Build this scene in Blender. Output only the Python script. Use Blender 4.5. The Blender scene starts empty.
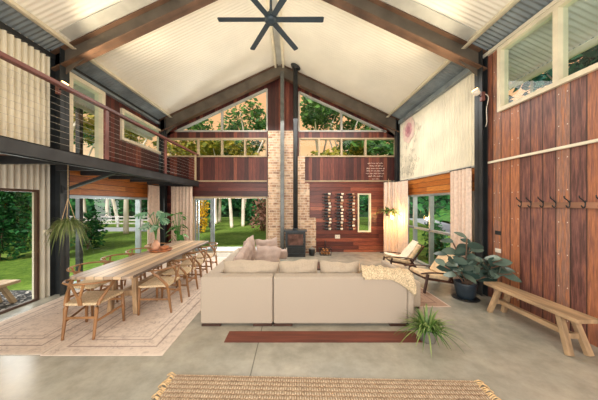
import bpy, math, random
from mathutils import Vector, Matrix, Euler
R = math.radians
PI = math.pi
sc = bpy.context.scene
col = sc.collection
F = 235.0; H = 1.7; VX = 292.0; VY = 203.0     # focal length in pixels, eye height, vanishing point

def gx(px, D): return (px - VX) * D / F
def gz(py, D): return H + (VY - py) * D / F

# ------------------------------------------------------------------ materials
def newmat(name):
    m = bpy.data.materials.new(name); m.use_nodes = True
    return m, m.node_tree, m.node_tree.nodes['Principled BSDF']

def nd(nt, t, ins=None, **props):
    n = nt.nodes.new(t)
    for k, v in props.items(): setattr(n, k, v)
    for k, v in (ins or {}).items():
        s = n.inputs[k]
        if isinstance(v, bpy.types.NodeSocket): nt.links.new(v, s)
        else: s.default_value = v
    return n

def mth(nt, op, a, b=0.0, c=0.0):
    n = nd(nt, 'ShaderNodeMath', {0: a, 1: b, 2: c}, operation=op)
    return n.outputs[0]

def s2l(c):
    return tuple(((v/255/12.92) if v/255 <= .04045 else ((v/255+.055)/1.055)**2.4) for v in c) + (1.0,)

def ramp(nt, fac, stops, interp='LINEAR'):
    n = nd(nt, 'ShaderNodeValToRGB', {0: fac})
    cr = n.color_ramp; cr.interpolation = interp
    while len(cr.elements) < len(stops): cr.elements.new(0.5)
    for e, (p, c) in zip(cr.elements, stops):
        e.position = p; e.color = s2l(c)
    return n.outputs[0]

def mixc(nt, fac, a, b, mode='MIX'):
    n = nd(nt, 'ShaderNodeMix', None, data_type='RGBA', blend_type=mode)
    for k, v in ((0, fac), (6, a), (7, b)):
        if isinstance(v, bpy.types.NodeSocket): nt.links.new(v, n.inputs[k])
        else: n.inputs[k].default_value = v
    return n.outputs[2]

def simple(name, c, rough=0.6, metal=0.0, var=0.12, scale=9.0, coord='Object', bump=0.0, stretch=None, spec=None):
    m, nt, b = newmat(name)
    tc = nd(nt, 'ShaderNodeTexCoord')
    vec = tc.outputs[coord]
    if stretch: vec = nd(nt, 'ShaderNodeMapping', {0: vec, 3: stretch}).outputs[0]
    no = nd(nt, 'ShaderNodeTexNoise', {'Vector': vec, 'Scale': scale, 'Detail': 4.0})
    lo = tuple(max(0, v*(1-var)) for v in c); hi = tuple(min(255, v*(1+var)) for v in c)
    cl = ramp(nt, no.outputs[0], [(.3, lo), (.7, hi)])
    nt.links.new(cl, b.inputs['Base Color'])
    b.inputs['Roughness'].default_value = rough; b.inputs['Metallic'].default_value = metal
    if spec is not None: b.inputs['Specular IOR Level'].default_value = spec
    if bump:
        bp = nd(nt, 'ShaderNodeBump', {'Strength': bump, 'Distance': .01, 'Height': no.outputs[0]})
        nt.links.new(bp.outputs[0], b.inputs['Normal'])
    return m

def boards(name, axis, width, stops, length_axis, rough=.5, groove=.05, grain=1.0, streak=.35, coord=None, screws=False, seed=0.0, butt=0.0):
    """planks: axis = across the boards, length_axis = along them (indices of the world position)"""
    m, nt, b = newmat(name)
    if coord: pos = nd(nt, 'ShaderNodeTexCoord').outputs[coord]
    else: pos = nd(nt, 'ShaderNodeNewGeometry').outputs['Position']
    sp = nd(nt, 'ShaderNodeSeparateXYZ', {0: pos})
    u = mth(nt, 'DIVIDE', mth(nt, 'ADD', sp.outputs[axis], 50.0+seed), width)
    idx = mth(nt, 'FLOOR', u); fr = mth(nt, 'FRACT', u)
    if butt:
        sh = nd(nt, 'ShaderNodeTexWhiteNoise', {'W': idx}, noise_dimensions='1D').outputs[0]
        v = mth(nt, 'FLOOR', mth(nt, 'ADD', mth(nt, 'DIVIDE', sp.outputs[length_axis], butt), mth(nt, 'MULTIPLY', sh, 5.0)))
        idx2 = mth(nt, 'ADD', idx, mth(nt, 'MULTIPLY', v, 17.31))
    else: idx2 = idx
    rnd = nd(nt, 'ShaderNodeTexWhiteNoise', {'W': idx2}, noise_dimensions='1D').outputs[0]
    cmb = nd(nt, 'ShaderNodeCombineXYZ', {0: mth(nt, 'MULTIPLY', u, 2.2), 1: mth(nt, 'MULTIPLY', sp.outputs[length_axis], 1.1), 2: mth(nt, 'MULTIPLY', idx, 3.7)})
    no = nd(nt, 'ShaderNodeTexNoise', {'Vector': cmb.outputs[0], 'Scale': 2.3, 'Detail': 6.0, 'Roughness': .65}).outputs[0]
    f = mth(nt, 'ADD', mth(nt, 'MULTIPLY', rnd, .85), mth(nt, 'MULTIPLY', mth(nt, 'SUBTRACT', no, .5), grain))
    f = mth(nt, 'ADD', f, .07)
    c = ramp(nt, f, stops)
    cm2 = nd(nt, 'ShaderNodeCombineXYZ', {0: mth(nt, 'MULTIPLY', u, 9.0), 1: mth(nt, 'MULTIPLY', sp.outputs[length_axis], 2.6), 2: mth(nt, 'MULTIPLY', idx, 1.9)})
    st = nd(nt, 'ShaderNodeTexNoise', {'Vector': cm2.outputs[0], 'Scale': 2.0, 'Detail': 5.0, 'Roughness': .7}).outputs[0]
    sf = nd(nt, 'ShaderNodeMapRange', {0: st, 1: .40, 2: .68, 3: 1.0-streak, 4: 1.0+streak*.9}).outputs[0]
    gv = nd(nt, 'ShaderNodeCombineColor', {0: sf, 1: sf, 2: sf}).outputs[0]
    c = mixc(nt, 1.0, c, gv, 'MULTIPLY')
    d = mth(nt, 'ABSOLUTE', mth(nt, 'SUBTRACT', fr, .5))
    g = mth(nt, 'GREATER_THAN', d, .5 - groove)
    c = mixc(nt, mth(nt, 'MULTIPLY', g, .75), c, (.012, .006, .005, 1))
    if screws:
        z = sp.outputs[length_axis]
        zf = mth(nt, 'ABSOLUTE', mth(nt, 'SUBTRACT', mth(nt, 'FRACT', mth(nt, 'DIVIDE', mth(nt, 'ADD', z, .06), .43)), .5))
        k = mth(nt, 'MULTIPLY', mth(nt, 'LESS_THAN', zf, .016), mth(nt, 'LESS_THAN', mth(nt, 'ABSOLUTE', mth(nt, 'SUBTRACT', d, .3)), .035))
        k = mth(nt, 'MULTIPLY', k, mth(nt, 'GREATER_THAN', rnd, .45))
        c = mixc(nt, k, c, (.7, .62, .5, 1))
    nt.links.new(c, b.inputs['Base Color'])
    b.inputs['Roughness'].default_value = rough
    hgt = mth(nt, 'SUBTRACT', mth(nt, 'MULTIPLY', no, .25), g)
    bp = nd(nt, 'ShaderNodeBump', {'Strength': .5, 'Distance': .008, 'Height': hgt})
    nt.links.new(bp.outputs[0], b.inputs['Normal'])
    return m

def leafmat(name, stops, rough=.5, trans=.35):
    m = bpy.data.materials.new(name); m.use_nodes = True; nt = m.node_tree; nt.nodes.clear()
    out = nd(nt, 'ShaderNodeOutputMaterial')
    g = nd(nt, 'ShaderNodeNewGeometry')
    no = nd(nt, 'ShaderNodeTexNoise', {'Vector': g.outputs['Position'], 'Scale': .9, 'Detail': 3.0})
    f = mth(nt, 'ADD', mth(nt, 'MULTIPLY', g.outputs['Random Per Island'], .6), mth(nt, 'MULTIPLY', no.outputs[0], .45))
    c = ramp(nt, f, stops)
    pb = nd(nt, 'ShaderNodeBsdfPrincipled', {'Base Color': c, 'Roughness': rough})
    tl = nd(nt, 'ShaderNodeBsdfTranslucent', {0: c})
    mx = nd(nt, 'ShaderNodeMixShader', {0: trans, 1: pb.outputs[0], 2: tl.outputs[0]})
    nt.links.new(mx.outputs[0], out.inputs[0])
    return m

def glassmat(name, tint=(.93, .97, .96, 1), refl=1.0):
    m = bpy.data.materials.new(name); m.use_nodes = True; nt = m.node_tree; nt.nodes.clear()
    out = nd(nt, 'ShaderNodeOutputMaterial')
    tr = nd(nt, 'ShaderNodeBsdfTransparent', {0: tint})
    gl = nd(nt, 'ShaderNodeBsdfGlossy', {0: (1, 1, 1, 1), 1: .02})
    fa = nd(nt, 'ShaderNodeLayerWeight', {0: .5}).outputs['Facing']
    fr = mth(nt, 'ADD', mth(nt, 'MULTIPLY', mth(nt, 'POWER', fa, 5.0), .7*refl), .03*refl)
    mx = nd(nt, 'ShaderNodeMixShader', {0: fr, 1: tr.outputs[0], 2: gl.outputs[0]})
    nt.links.new(mx.outputs[0], out.inputs[0])
    return m

def emis(name, c, s):
    m, nt, b = newmat(name)
    b.inputs['Base Color'].default_value = s2l(c)
    b.inputs['Emission Color'].default_value = s2l(c); b.inputs['Emission Strength'].default_value = s
    return m

M = {}
DARKRED = [(.0, (56, 28, 27)), (.45, (88, 42, 38)), (.75, (112, 57, 47)), (1.0, (140, 80, 60))]
ORANGE = [(.0, (128, 66, 26)), (.5, (178, 104, 44)), (1.0, (206, 136, 66))]
WALLW = [(.0, (92, 58, 52)), (.2, (132, 86, 76)), (.38, (164, 104, 76)), (.56, (190, 122, 80)), (.74, (144, 108, 96)), (1.0, (204, 142, 98))]
M['dark_v'] = boards('dark red vertical boards', 0, .13, DARKRED, 2, rough=.42)
M['dark_h'] = boards('dark red horizontal boards', 2, .135, DARKRED, 0, rough=.35, butt=2.3)
M['dark_side'] = boards('dark red side boards', 1, .13, DARKRED, 2, rough=.45)
M['wine_h'] = boards('warm red horizontal boards', 2, .135, [(.0, (84, 38, 32)), (.45, (122, 60, 46)), (.75, (146, 76, 56)), (1, (170, 98, 68))], 0, rough=.35, butt=2.3)
M['orange_side'] = boards('honey horizontal boards', 2, .13, ORANGE, 1, rough=.4, butt=1.6)
M['wall_wood'] = boards('weathered red hardwood boards', 1, .168, WALLW, 2, rough=.42, groove=.05, grain=1.1, streak=.32, screws=True, seed=.05)
M['steel'] = simple('dark grey steel', (52, 54, 56), .45, .3, .15, 4)
M['column'] = simple('charcoal column steel', (50, 54, 56), .38, .35, .12, 4)
M['rafter'] = simple('brown grey rafter steel', (92, 84, 74), .5, .15, .15, 3)
M['flange'] = simple('red oxide rafter flange', (98, 74, 58), .5, .1, .2, 3)
M['soffit'] = simple('pale grey soffit sheet', (214, 208, 200), .6, 0, .05, 3)
M['galv'] = simple('grey galvanised steel', (98, 100, 98), .4, .5, .12, 6)
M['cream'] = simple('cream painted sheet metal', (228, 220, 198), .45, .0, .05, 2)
M['cream_dark'] = simple('darker cream sheet metal', (198, 190, 172), .5, .0, .06, 2)  # same cream a step darker, mostly for the lower cladding
M['ceil'] = simple('white ceiling sheet', (236, 231, 217), .5, 0, .03, 1.2)
M['eave'] = simple('blue grey eave sheet', (128, 138, 142), .5, .1, .12, 3)
M['purlin'] = simple('cream steel purlin', (224, 215, 190), .5, .0, .07, 2)
M['flash'] = simple('pale grey flashing', (186, 186, 178), .45, .1, .06, 4)
M['frame_cream'] = simple('cream window frame', (226, 216, 190), .5, 0, .05, 4)
M['frame_beige'] = simple('beige window frame', (172, 152, 122), .5, 0, .06, 4)
M['frame_alu'] = simple('aluminium frame', (150, 160, 164), .35, .5, .06, 6)
M['frame_brown'] = simple('bronze door frame', (84, 64, 54), .4, .3, .1, 5)
M['glass'] = glassmat('clear window glass', refl=.4)
M['glass_refl'] = glassmat('reflecting window glass', (.86, .95, .97, 1), 1.5)
M['redrail'] = simple('red brown oiled timber', (104, 62, 56), .4, 0, .2, 3, stretch=(1, .2, 1))
M['wire'] = simple('stainless wire', (190, 186, 178), .3, .8, .05, 4)
M['joist'] = simple('reddish deck underside boards', (112, 76, 62), .6, 0, .25, 2, stretch=(6, .3, 1))
M['chairwood'] = simple('golden brown oak', (142, 102, 66), .45, 0, .2, 5, stretch=(1, 1, .3))
M['cord'] = simple('woven paper cord', (208, 184, 148), .8, 0, .12, 60, bump=.4)
M['darkwood'] = simple('dark walnut', (66, 40, 30), .4, 0, .25, 6, stretch=(.4, 1, 1))
M['benchwood'] = simple('weathered pale timber', (166, 138, 106), .6, 0, .22, 4, stretch=(3, .4, 1))
M['railwood'] = simple('reddish rail timber', (150, 106, 82), .55, 0, .2, 5, stretch=(1, .3, 1))
M['linen'] = simple('oatmeal linen', (176, 162, 146), .9, 0, .09, 120, bump=.2)
M['linen2'] = simple('cream linen', (182, 166, 146), .9, 0, .06, 90, bump=.15)
M['linen3'] = simple('blush grey linen', (186, 166, 156), .9, 0, .06, 90, bump=.15)
M['throw'] = simple('cream knitted wool', (198, 178, 146), .95, 0, .25, 70, bump=.5)
M['leather'] = simple('tan leather pad', (226, 198, 158), .55, 0, .1, 10, bump=.1)
M['fleece'] = simple('white sheepskin', (238, 226, 206), .95, 0, .08, 45, bump=.8)
M['curtain'] = simple('blush linen curtain', (226, 204, 188), .85, 0, .05, 20)
M['curtain_l'] = simple('taupe linen curtain', (200, 178, 162), .85, 0, .05, 20)
M['black'] = simple('black cast iron', (46, 49, 51), .45, .3, .15, 8)
M['fan'] = simple('charcoal blue fan metal', (40, 54, 64), .4, .2, .1, 6)
M['stove'] = simple('charcoal stove steel', (66, 74, 80), .4, .4, .12, 6)
M['stoveglass'] = simple('smoked stove glass', (88, 66, 60), .12, 0, .5, 5)
M['pot'] = simple('dark blue grey glazed pot', (40, 52, 62), .35, 0, .15, 6)
M['pot_grey'] = simple('grey stone pot', (132, 128, 120), .7, 0, .15, 8)
M['terra'] = simple('pale terracotta', (206, 156, 126), .7, 0, .12, 8)
M['wicker'] = simple('brown wood tray', (160, 100, 62), .5, 0, .2, 10)
M['bottle'] = simple('dark wine bottle glass', (22, 22, 22), .15, 0, .3, 8)
M['paper'] = simple('pale paper label', (226, 212, 192), .7, 0, .08, 8)
M['paper2'] = simple('tan paper label', (170, 128, 100), .7, 0, .12, 8)
M['white'] = simple('white plastic', (232, 222, 206), .5, 0, .03, 8)
M['script'] = simple('cream lettering paint', (232, 206, 190), .6, 0, .05, 8)
M['log'] = simple('split firewood', (176, 116, 64), .8, 0, .3, 12)
M['jute_f'] = simple('jute fringe', (206, 174, 130), .9, 0, .15, 40)
M['runner'] = simple('dark red brown timber strip', (112, 58, 44), .5, 0, .22, 4, stretch=(.4, 5, 1))
M['bark'] = simple('white gum bark', (212, 200, 184), .8, 0, .22, 1.5, stretch=(1, 1, .4))
M['bark_d'] = simple('brown bark', (106, 84, 68), .9, 0, .25, 2)
M['fence'] = simple('weathered white fence timber', (168, 164, 160), .7, 0, .1, 3)
M['road'] = simple('pale gravel road', (158, 158, 160), .9, 0, .08, 2)
M['pink1'] = simple('mural pale pink paint', (228, 204, 192), .7, 0, .05, 8)
M['pink2'] = simple('mural rose paint', (206, 156, 158), .7, 0, .08, 8)
M['pink3'] = simple('mural deep rose paint', (178, 118, 128), .7, 0, .08, 8)
M['mgrey'] = simple('mural grey line paint', (184, 180, 164), .7, 0, .08, 8)
M['lampglow'] = emis('warm glowing bulb', (255, 196, 110), 14)
M['lf_dark'] = leafmat('rubber plant leaf', [(.0, (30, 48, 44)), (.45, (62, 84, 76)), (.8, (120, 138, 124)), (1, (186, 192, 176))], .25, .1)
M['lf_spider'] = leafmat('spider plant leaf', [(.0, (36, 74, 30)), (.5, (84, 128, 56)), (1, (190, 204, 128))], .4, .25)
M['lf_mon'] = leafmat('monstera leaf', [(.0, (40, 84, 60)), (.5, (104, 150, 116)), (1, (196, 214, 190))], .3, .25)
M['lf_green'] = leafmat('fresh green leaf', [(.0, (26, 70, 26)), (.5, (62, 122, 48)), (1, (120, 168, 76))], .4, .25)
M['lf_hang'] = leafmat('olive trailing leaf', [(.0, (44, 64, 28)), (.5, (104, 124, 66)), (1, (186, 190, 130))], .5, .25)
M['lf_tree'] = leafmat('tree foliage', [(.0, (22, 50, 24)), (.4, (54, 100, 44)), (.75, (100, 146, 64)), (1, (164, 186, 100))], .6)
M['lf_gold'] = leafmat('golden tree foliage', [(.0, (60, 76, 20)), (.45, (130, 134, 40)), (.8, (190, 166, 58)), (1, (216, 196, 104))], .6)
M['lf_yellow'] = leafmat('yellow blossom foliage', [(.0, (160, 120, 16)), (.5, (236, 186, 24)), (1, (255, 220, 80))], .6)
M['lf_red'] = leafmat('reddish shrub foliage', [(.0, (64, 60, 34)), (.5, (128, 90, 72)), (1, (196, 150, 128))], .6)
M['lf_deep'] = leafmat('deep green foliage', [(.0, (14, 46, 26)), (.4, (34, 92, 50)), (.75, (66, 138, 72)), (1, (130, 188, 112))], .6)
M['lf_teal'] = leafmat('blue green foliage', [(.0, (8, 50, 50)), (.45, (20, 94, 84)), (.8, (60, 140, 110)), (1, (120, 180, 150))], .6)

def mat_floor():
    m, nt, b = newmat('polished concrete')
    pos = nd(nt, 'ShaderNodeNewGeometry').outputs['Position']
    n1 = nd(nt, 'ShaderNodeTexNoise', {'Vector': pos, 'Scale': .8, 'Detail': 8.0, 'Roughness': .62}).outputs[0]
    n2 = nd(nt, 'ShaderNodeTexNoise', {'Vector': pos, 'Scale': 4.5, 'Detail': 8.0, 'Roughness': .7}).outputs[0]
    c = ramp(nt, n1, [(.3, (132, 132, 122)), (.5, (162, 158, 144)), (.7, (190, 180, 162))])
    c2 = ramp(nt, n2, [(.35, (118, 116, 106)), (.65, (212, 206, 192))])
    c = mixc(nt, .22, c, c2)
    sp = nd(nt, 'ShaderNodeSeparateXYZ', {0: pos})
    l1 = mth(nt, 'LESS_THAN', mth(nt, 'ABSOLUTE', mth(nt, 'ADD', sp.outputs[0], .41)), .006)
    l2 = mth(nt, 'LESS_THAN', mth(nt, 'ABSOLUTE', mth(nt, 'SUBTRACT', sp.outputs[1], 4.3)), .006)
    c = mixc(nt, mth(nt, 'MULTIPLY', mth(nt, 'MAXIMUM', l1, l2), .6), c, (.05, .045, .035, 1))
    nt.links.new(c, b.inputs['Base Color'])
    rg = mth(nt, 'ADD', mth(nt, 'MULTIPLY', n2, .26), .08)
    nt.links.new(rg, b.inputs['Roughness'])
    return m
M['floor'] = mat_floor()

def mat_brick():
    m, nt, b = newmat('recycled mixed brick')
    pos = nd(nt, 'ShaderNodeNewGeometry').outputs['Position']
    sp = nd(nt, 'ShaderNodeSeparateXYZ', {0: pos})
    v = nd(nt, 'ShaderNodeCombineXYZ', {0: mth(nt, 'ADD', sp.outputs[0], sp.outputs[1]), 1: sp.outputs[2], 2: 0.0}).outputs[0]
    br = nd(nt, 'ShaderNodeTexBrick', {'Vector': v, 'Color1': (0, 0, 0, 1), 'Color2': (1, 1, 1, 1), 'Mortar': (.5, .5, .5, 1), 'Scale': 1.0,
            'Mortar Size': .009, 'Brick Width': .235, 'Row Height': .086, 'Bias': 0.0})
    c = ramp(nt, br.outputs[0], [(.0, (126, 88, 70)), (.25, (182, 136, 104)), (.5, (214, 180, 146)), (.75, (164, 114, 88)), (1, (226, 204, 176))])
    no = nd(nt, 'ShaderNodeTexNoise', {'Vector': pos, 'Scale': 9.0, 'Detail': 5.0}).outputs[0]
    c = mixc(nt, .4, c, ramp(nt, no, [(.35, (104, 76, 62)), (.6, (232, 206, 176))]))
    c = mixc(nt, br.outputs['Fac'], c, s2l((214, 198, 178)))
    nt.links.new(c, b.inputs['Base Color']); b.inputs['Roughness'].default_value = .85
    bp = nd(nt, 'ShaderNodeBump', {'Strength': .6, 'Distance': .01, 'Height': mth(nt, 'SUBTRACT', 1.0, br.outputs['Fac'])})
    nt.links.new(bp.outputs[0], b.inputs['Normal'])
    return m
M['brick'] = mat_brick()

def mat_rug(name, x0, x1, y0, y1, lines=(), base=(222, 204, 188), pat=(122, 98, 92)):
    """faded oriental rug: borders and medallion pattern worked out from the position on the floor"""
    m, nt, b = newmat(name)
    pos = nd(nt, 'ShaderNodeNewGeometry').outputs['Position']
    sp = nd(nt, 'ShaderNodeSeparateXYZ', {0: pos}); x, y = sp.outputs[0], sp.outputs[1]
    vo = nd(nt, 'ShaderNodeTexVoronoi', {'Vector': pos, 'Scale': 9.0}, feature='DISTANCE_TO_EDGE').outputs[0]
    no = nd(nt, 'ShaderNodeTexNoise', {'Vector': pos, 'Scale': 11.0, 'Detail': 5.0, 'Roughness': .7}).outputs[0]
    no2 = nd(nt, 'ShaderNodeTexNoise', {'Vector': pos, 'Scale': 1.6, 'Detail': 3.0}).outputs[0]
    fl_ = nd(nt, 'ShaderNodeTexVoronoi', {'Vector': pos, 'Scale': 7.0}).outputs['Distance']
    ring = mth(nt, 'LESS_THAN', mth(nt, 'ABSOLUTE', mth(nt, 'SUBTRACT', mth(nt, 'FRACT', mth(nt, 'MULTIPLY', fl_, 4.0)), .5)), .16)
    worn = nd(nt, 'ShaderNodeMapRange', {0: no, 1: .42, 2: .66}).outputs[0]
    pt = mth(nt, 'MULTIPLY', mth(nt, 'MAXIMUM', ring, mth(nt, 'MULTIPLY', worn, .7)), mth(nt, 'MULTIPLY', worn, .95))
    pt = mth(nt, 'MULTIPLY', pt, mth(nt, 'MULTIPLY', no2, 1.1))
    w = nd(nt, 'ShaderNodeTexNoise', {'Vector': pos, 'Scale': 30.0, 'Detail': 3.0}).outputs[0]
    c = mixc(nt, mth(nt, 'MULTIPLY', w, .35), s2l(base), s2l(tuple(v*.86 for v in base)))
    c = mixc(nt, pt, c, s2l(pat))
    d = mth(nt, 'MINIMUM', mth(nt, 'MINIMUM', mth(nt, 'SUBTRACT', x, x0), mth(nt, 'SUBTRACT', x1, x)), mth(nt, 'MINIMUM', mth(nt, 'SUBTRACT', y, y0), mth(nt, 'SUBTRACT', y1, y)))
    for q, wd, st in ((.16, .012, .55), (.30, .012, .45), (.36, .008, .4), (.0, .03, -.5)):
        k = mth(nt, 'LESS_THAN', mth(nt, 'ABSOLUTE', mth(nt, 'SUBTRACT', d, q)), wd)
        c = mixc(nt, mth(nt, 'MULTIPLY', k, abs(st)), c, s2l(pat if st > 0 else (226, 210, 194)))
    nt.links.new(c, b.inputs['Base Color']); b.inputs['Roughness'].default_value = .95
    bp = nd(nt, 'ShaderNodeBump', {'Strength': .3, 'Distance': .004, 'Height': w})
    nt.links.new(bp.outputs[0], b.inputs['Normal'])
    return m

def mat_jute():
    m, nt, b = newmat('chunky woven jute')
    pos = nd(nt, 'ShaderNodeTexCoord').outputs['Object']
    sp = nd(nt, 'ShaderNodeSeparateXYZ', {0: pos})
    cell = mth(nt, 'FLOOR', mth(nt, 'DIVIDE', sp.outputs[0], .022))
    off = mth(nt, 'MULTIPLY', mth(nt, 'MODULO', mth(nt, 'ABSOLUTE', cell), 2.0), .12)
    u = mth(nt, 'ABSOLUTE', mth(nt, 'SUBTRACT', mth(nt, 'FRACT', mth(nt, 'DIVIDE', sp.outputs[0], .022)), .5))
    v = mth(nt, 'ABSOLUTE', mth(nt, 'SUBTRACT', mth(nt, 'FRACT', mth(nt, 'ADD', mth(nt, 'DIVIDE', sp.outputs[1], .05), off)), .5))
    h = mth(nt, 'SUBTRACT', 1.0, mth(nt, 'MAXIMUM', mth(nt, 'MULTIPLY', u, 1.9), mth(nt, 'MULTIPLY', v, 1.9)))
    no = nd(nt, 'ShaderNodeTexNoise', {'Vector': pos, 'Scale': 25.0, 'Detail': 4.0}).outputs[0]
    f = mth(nt, 'ADD', mth(nt, 'MULTIPLY', h, .75), mth(nt, 'MULTIPLY', no, .5))
    c = ramp(nt, f, [(.15, (104, 82, 64)), (.45, (170, 144, 116)), (.9, (214, 194, 168))])
    nt.links.new(c, b.inputs['Base Color']); b.inputs['Roughness'].default_value = .95
    bp = nd(nt, 'ShaderNodeBump', {'Strength': .9, 'Distance': .012, 'Height': h})
    nt.links.new(bp.outputs[0], b.inputs['Normal'])
    return m
M['jute'] = mat_jute()

def mat_table():
    m, nt, b = newmat('weathered plank tabletop')
    pos = nd(nt, 'ShaderNodeTexCoord').outputs['Object']
    sp = nd(nt, 'ShaderNodeSeparateXYZ', {0: pos})
    u = mth(nt, 'DIVIDE', mth(nt, 'ADD', sp.outputs[0], 5.0), .115)
    rnd = nd(nt, 'ShaderNodeTexWhiteNoise', {'W': mth(nt, 'FLOOR', u)}, noise_dimensions='1D').outputs[0]
    cv = nd(nt, 'ShaderNodeCombineXYZ', {0: mth(nt, 'MULTIPLY', sp.outputs[0], 14.0), 1: mth(nt, 'MULTIPLY', sp.outputs[1], 1.2), 2: sp.outputs[2]}).outputs[0]
    no = nd(nt, 'ShaderNodeTexNoise', {'Vector': cv, 'Scale': 2.0, 'Detail': 6.0}).outputs[0]
    f = mth(nt, 'ADD', mth(nt, 'MULTIPLY', rnd, .6), mth(nt, 'MULTIPLY', no, .5))
    c = ramp(nt, f, [(.15, (112, 100, 96)), (.35, (160, 138, 120)), (.55, (206, 176, 142)), (1, (226, 204, 174))])
    g = mth(nt, 'GREATER_THAN', mth(nt, 'ABSOLUTE', mth(nt, 'SUBTRACT', mth(nt, 'FRACT', u), .5)), .455)
    c = mixc(nt, mth(nt, 'MULTIPLY', g, .75), c, s2l((62, 52, 50)))
    nt.links.new(c, b.inputs['Base Color']); b.inputs['Roughness'].default_value = .4
    return m
M['table'] = mat_table()

def mat_lawn():
    m, nt, b = newmat('mown lawn')
    pos = nd(nt, 'ShaderNodeNewGeometry').outputs['Position']
    n1 = nd(nt, 'ShaderNodeTexNoise', {'Vector': pos, 'Scale': .45, 'Detail': 6.0}).outputs[0]
    n2 = nd(nt, 'ShaderNodeTexNoise', {'Vector': pos, 'Scale': 7.0, 'Detail': 8.0, 'Roughness': .75}).outputs[0]
    c = ramp(nt, n1, [(.35, (60, 96, 34)), (.55, (96, 128, 50)), (.7, (136, 150, 82))])
    c = mixc(nt, .5, c, ramp(nt, n2, [(.35, (34, 66, 16)), (.65, (140, 158, 66))]))
    nt.links.new(c, b.inputs['Base Color']); b.inputs['Roughness'].default_value = .95
    b.inputs['Specular IOR Level'].default_value = .1
    return m
M['lawn'] = mat_lawn()
M['hill'] = simple('dark green woodland ground', (26, 52, 24), .95, 0, .4, .6, coord='Object')  # dark green ground backing the leaf mass
M['bank'] = simple('grassy bank', (74, 120, 44), .95, 0, .35, 1.4, coord='Object')

def mat_gravel():
    m, nt, b = newmat('grey gravel')
    pos = nd(nt, 'ShaderNodeNewGeometry').outputs['Position']
    vo = nd(nt, 'ShaderNodeTexVoronoi', {'Vector': pos, 'Scale': 16.0})
    c = ramp(nt, nd(nt, 'ShaderNodeSeparateColor', {0: vo.outputs['Color']}).outputs[0], [(0, (88, 88, 90)), (.5, (140, 134, 128)), (1, (206, 196, 184))])
    c = mixc(nt, mth(nt, 'GREATER_THAN', vo.outputs['Distance'], .45), c, (.03, .03, .03, 1))
    nt.links.new(c, b.inputs['Base Color']); b.inputs['Roughness'].default_value = .9
    return m
M['gravel'] = mat_gravel()

# ------------------------------------------------------------------ mesh helpers
def frame_of(d, up=Vector((0, 0, 1))):
    d = d.normalized()
    if abs(d.dot(up)) > .98: up = Vector((0, 1, 0))
    a = d.cross(up).normalized(); return a, a.cross(d).normalized()

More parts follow.
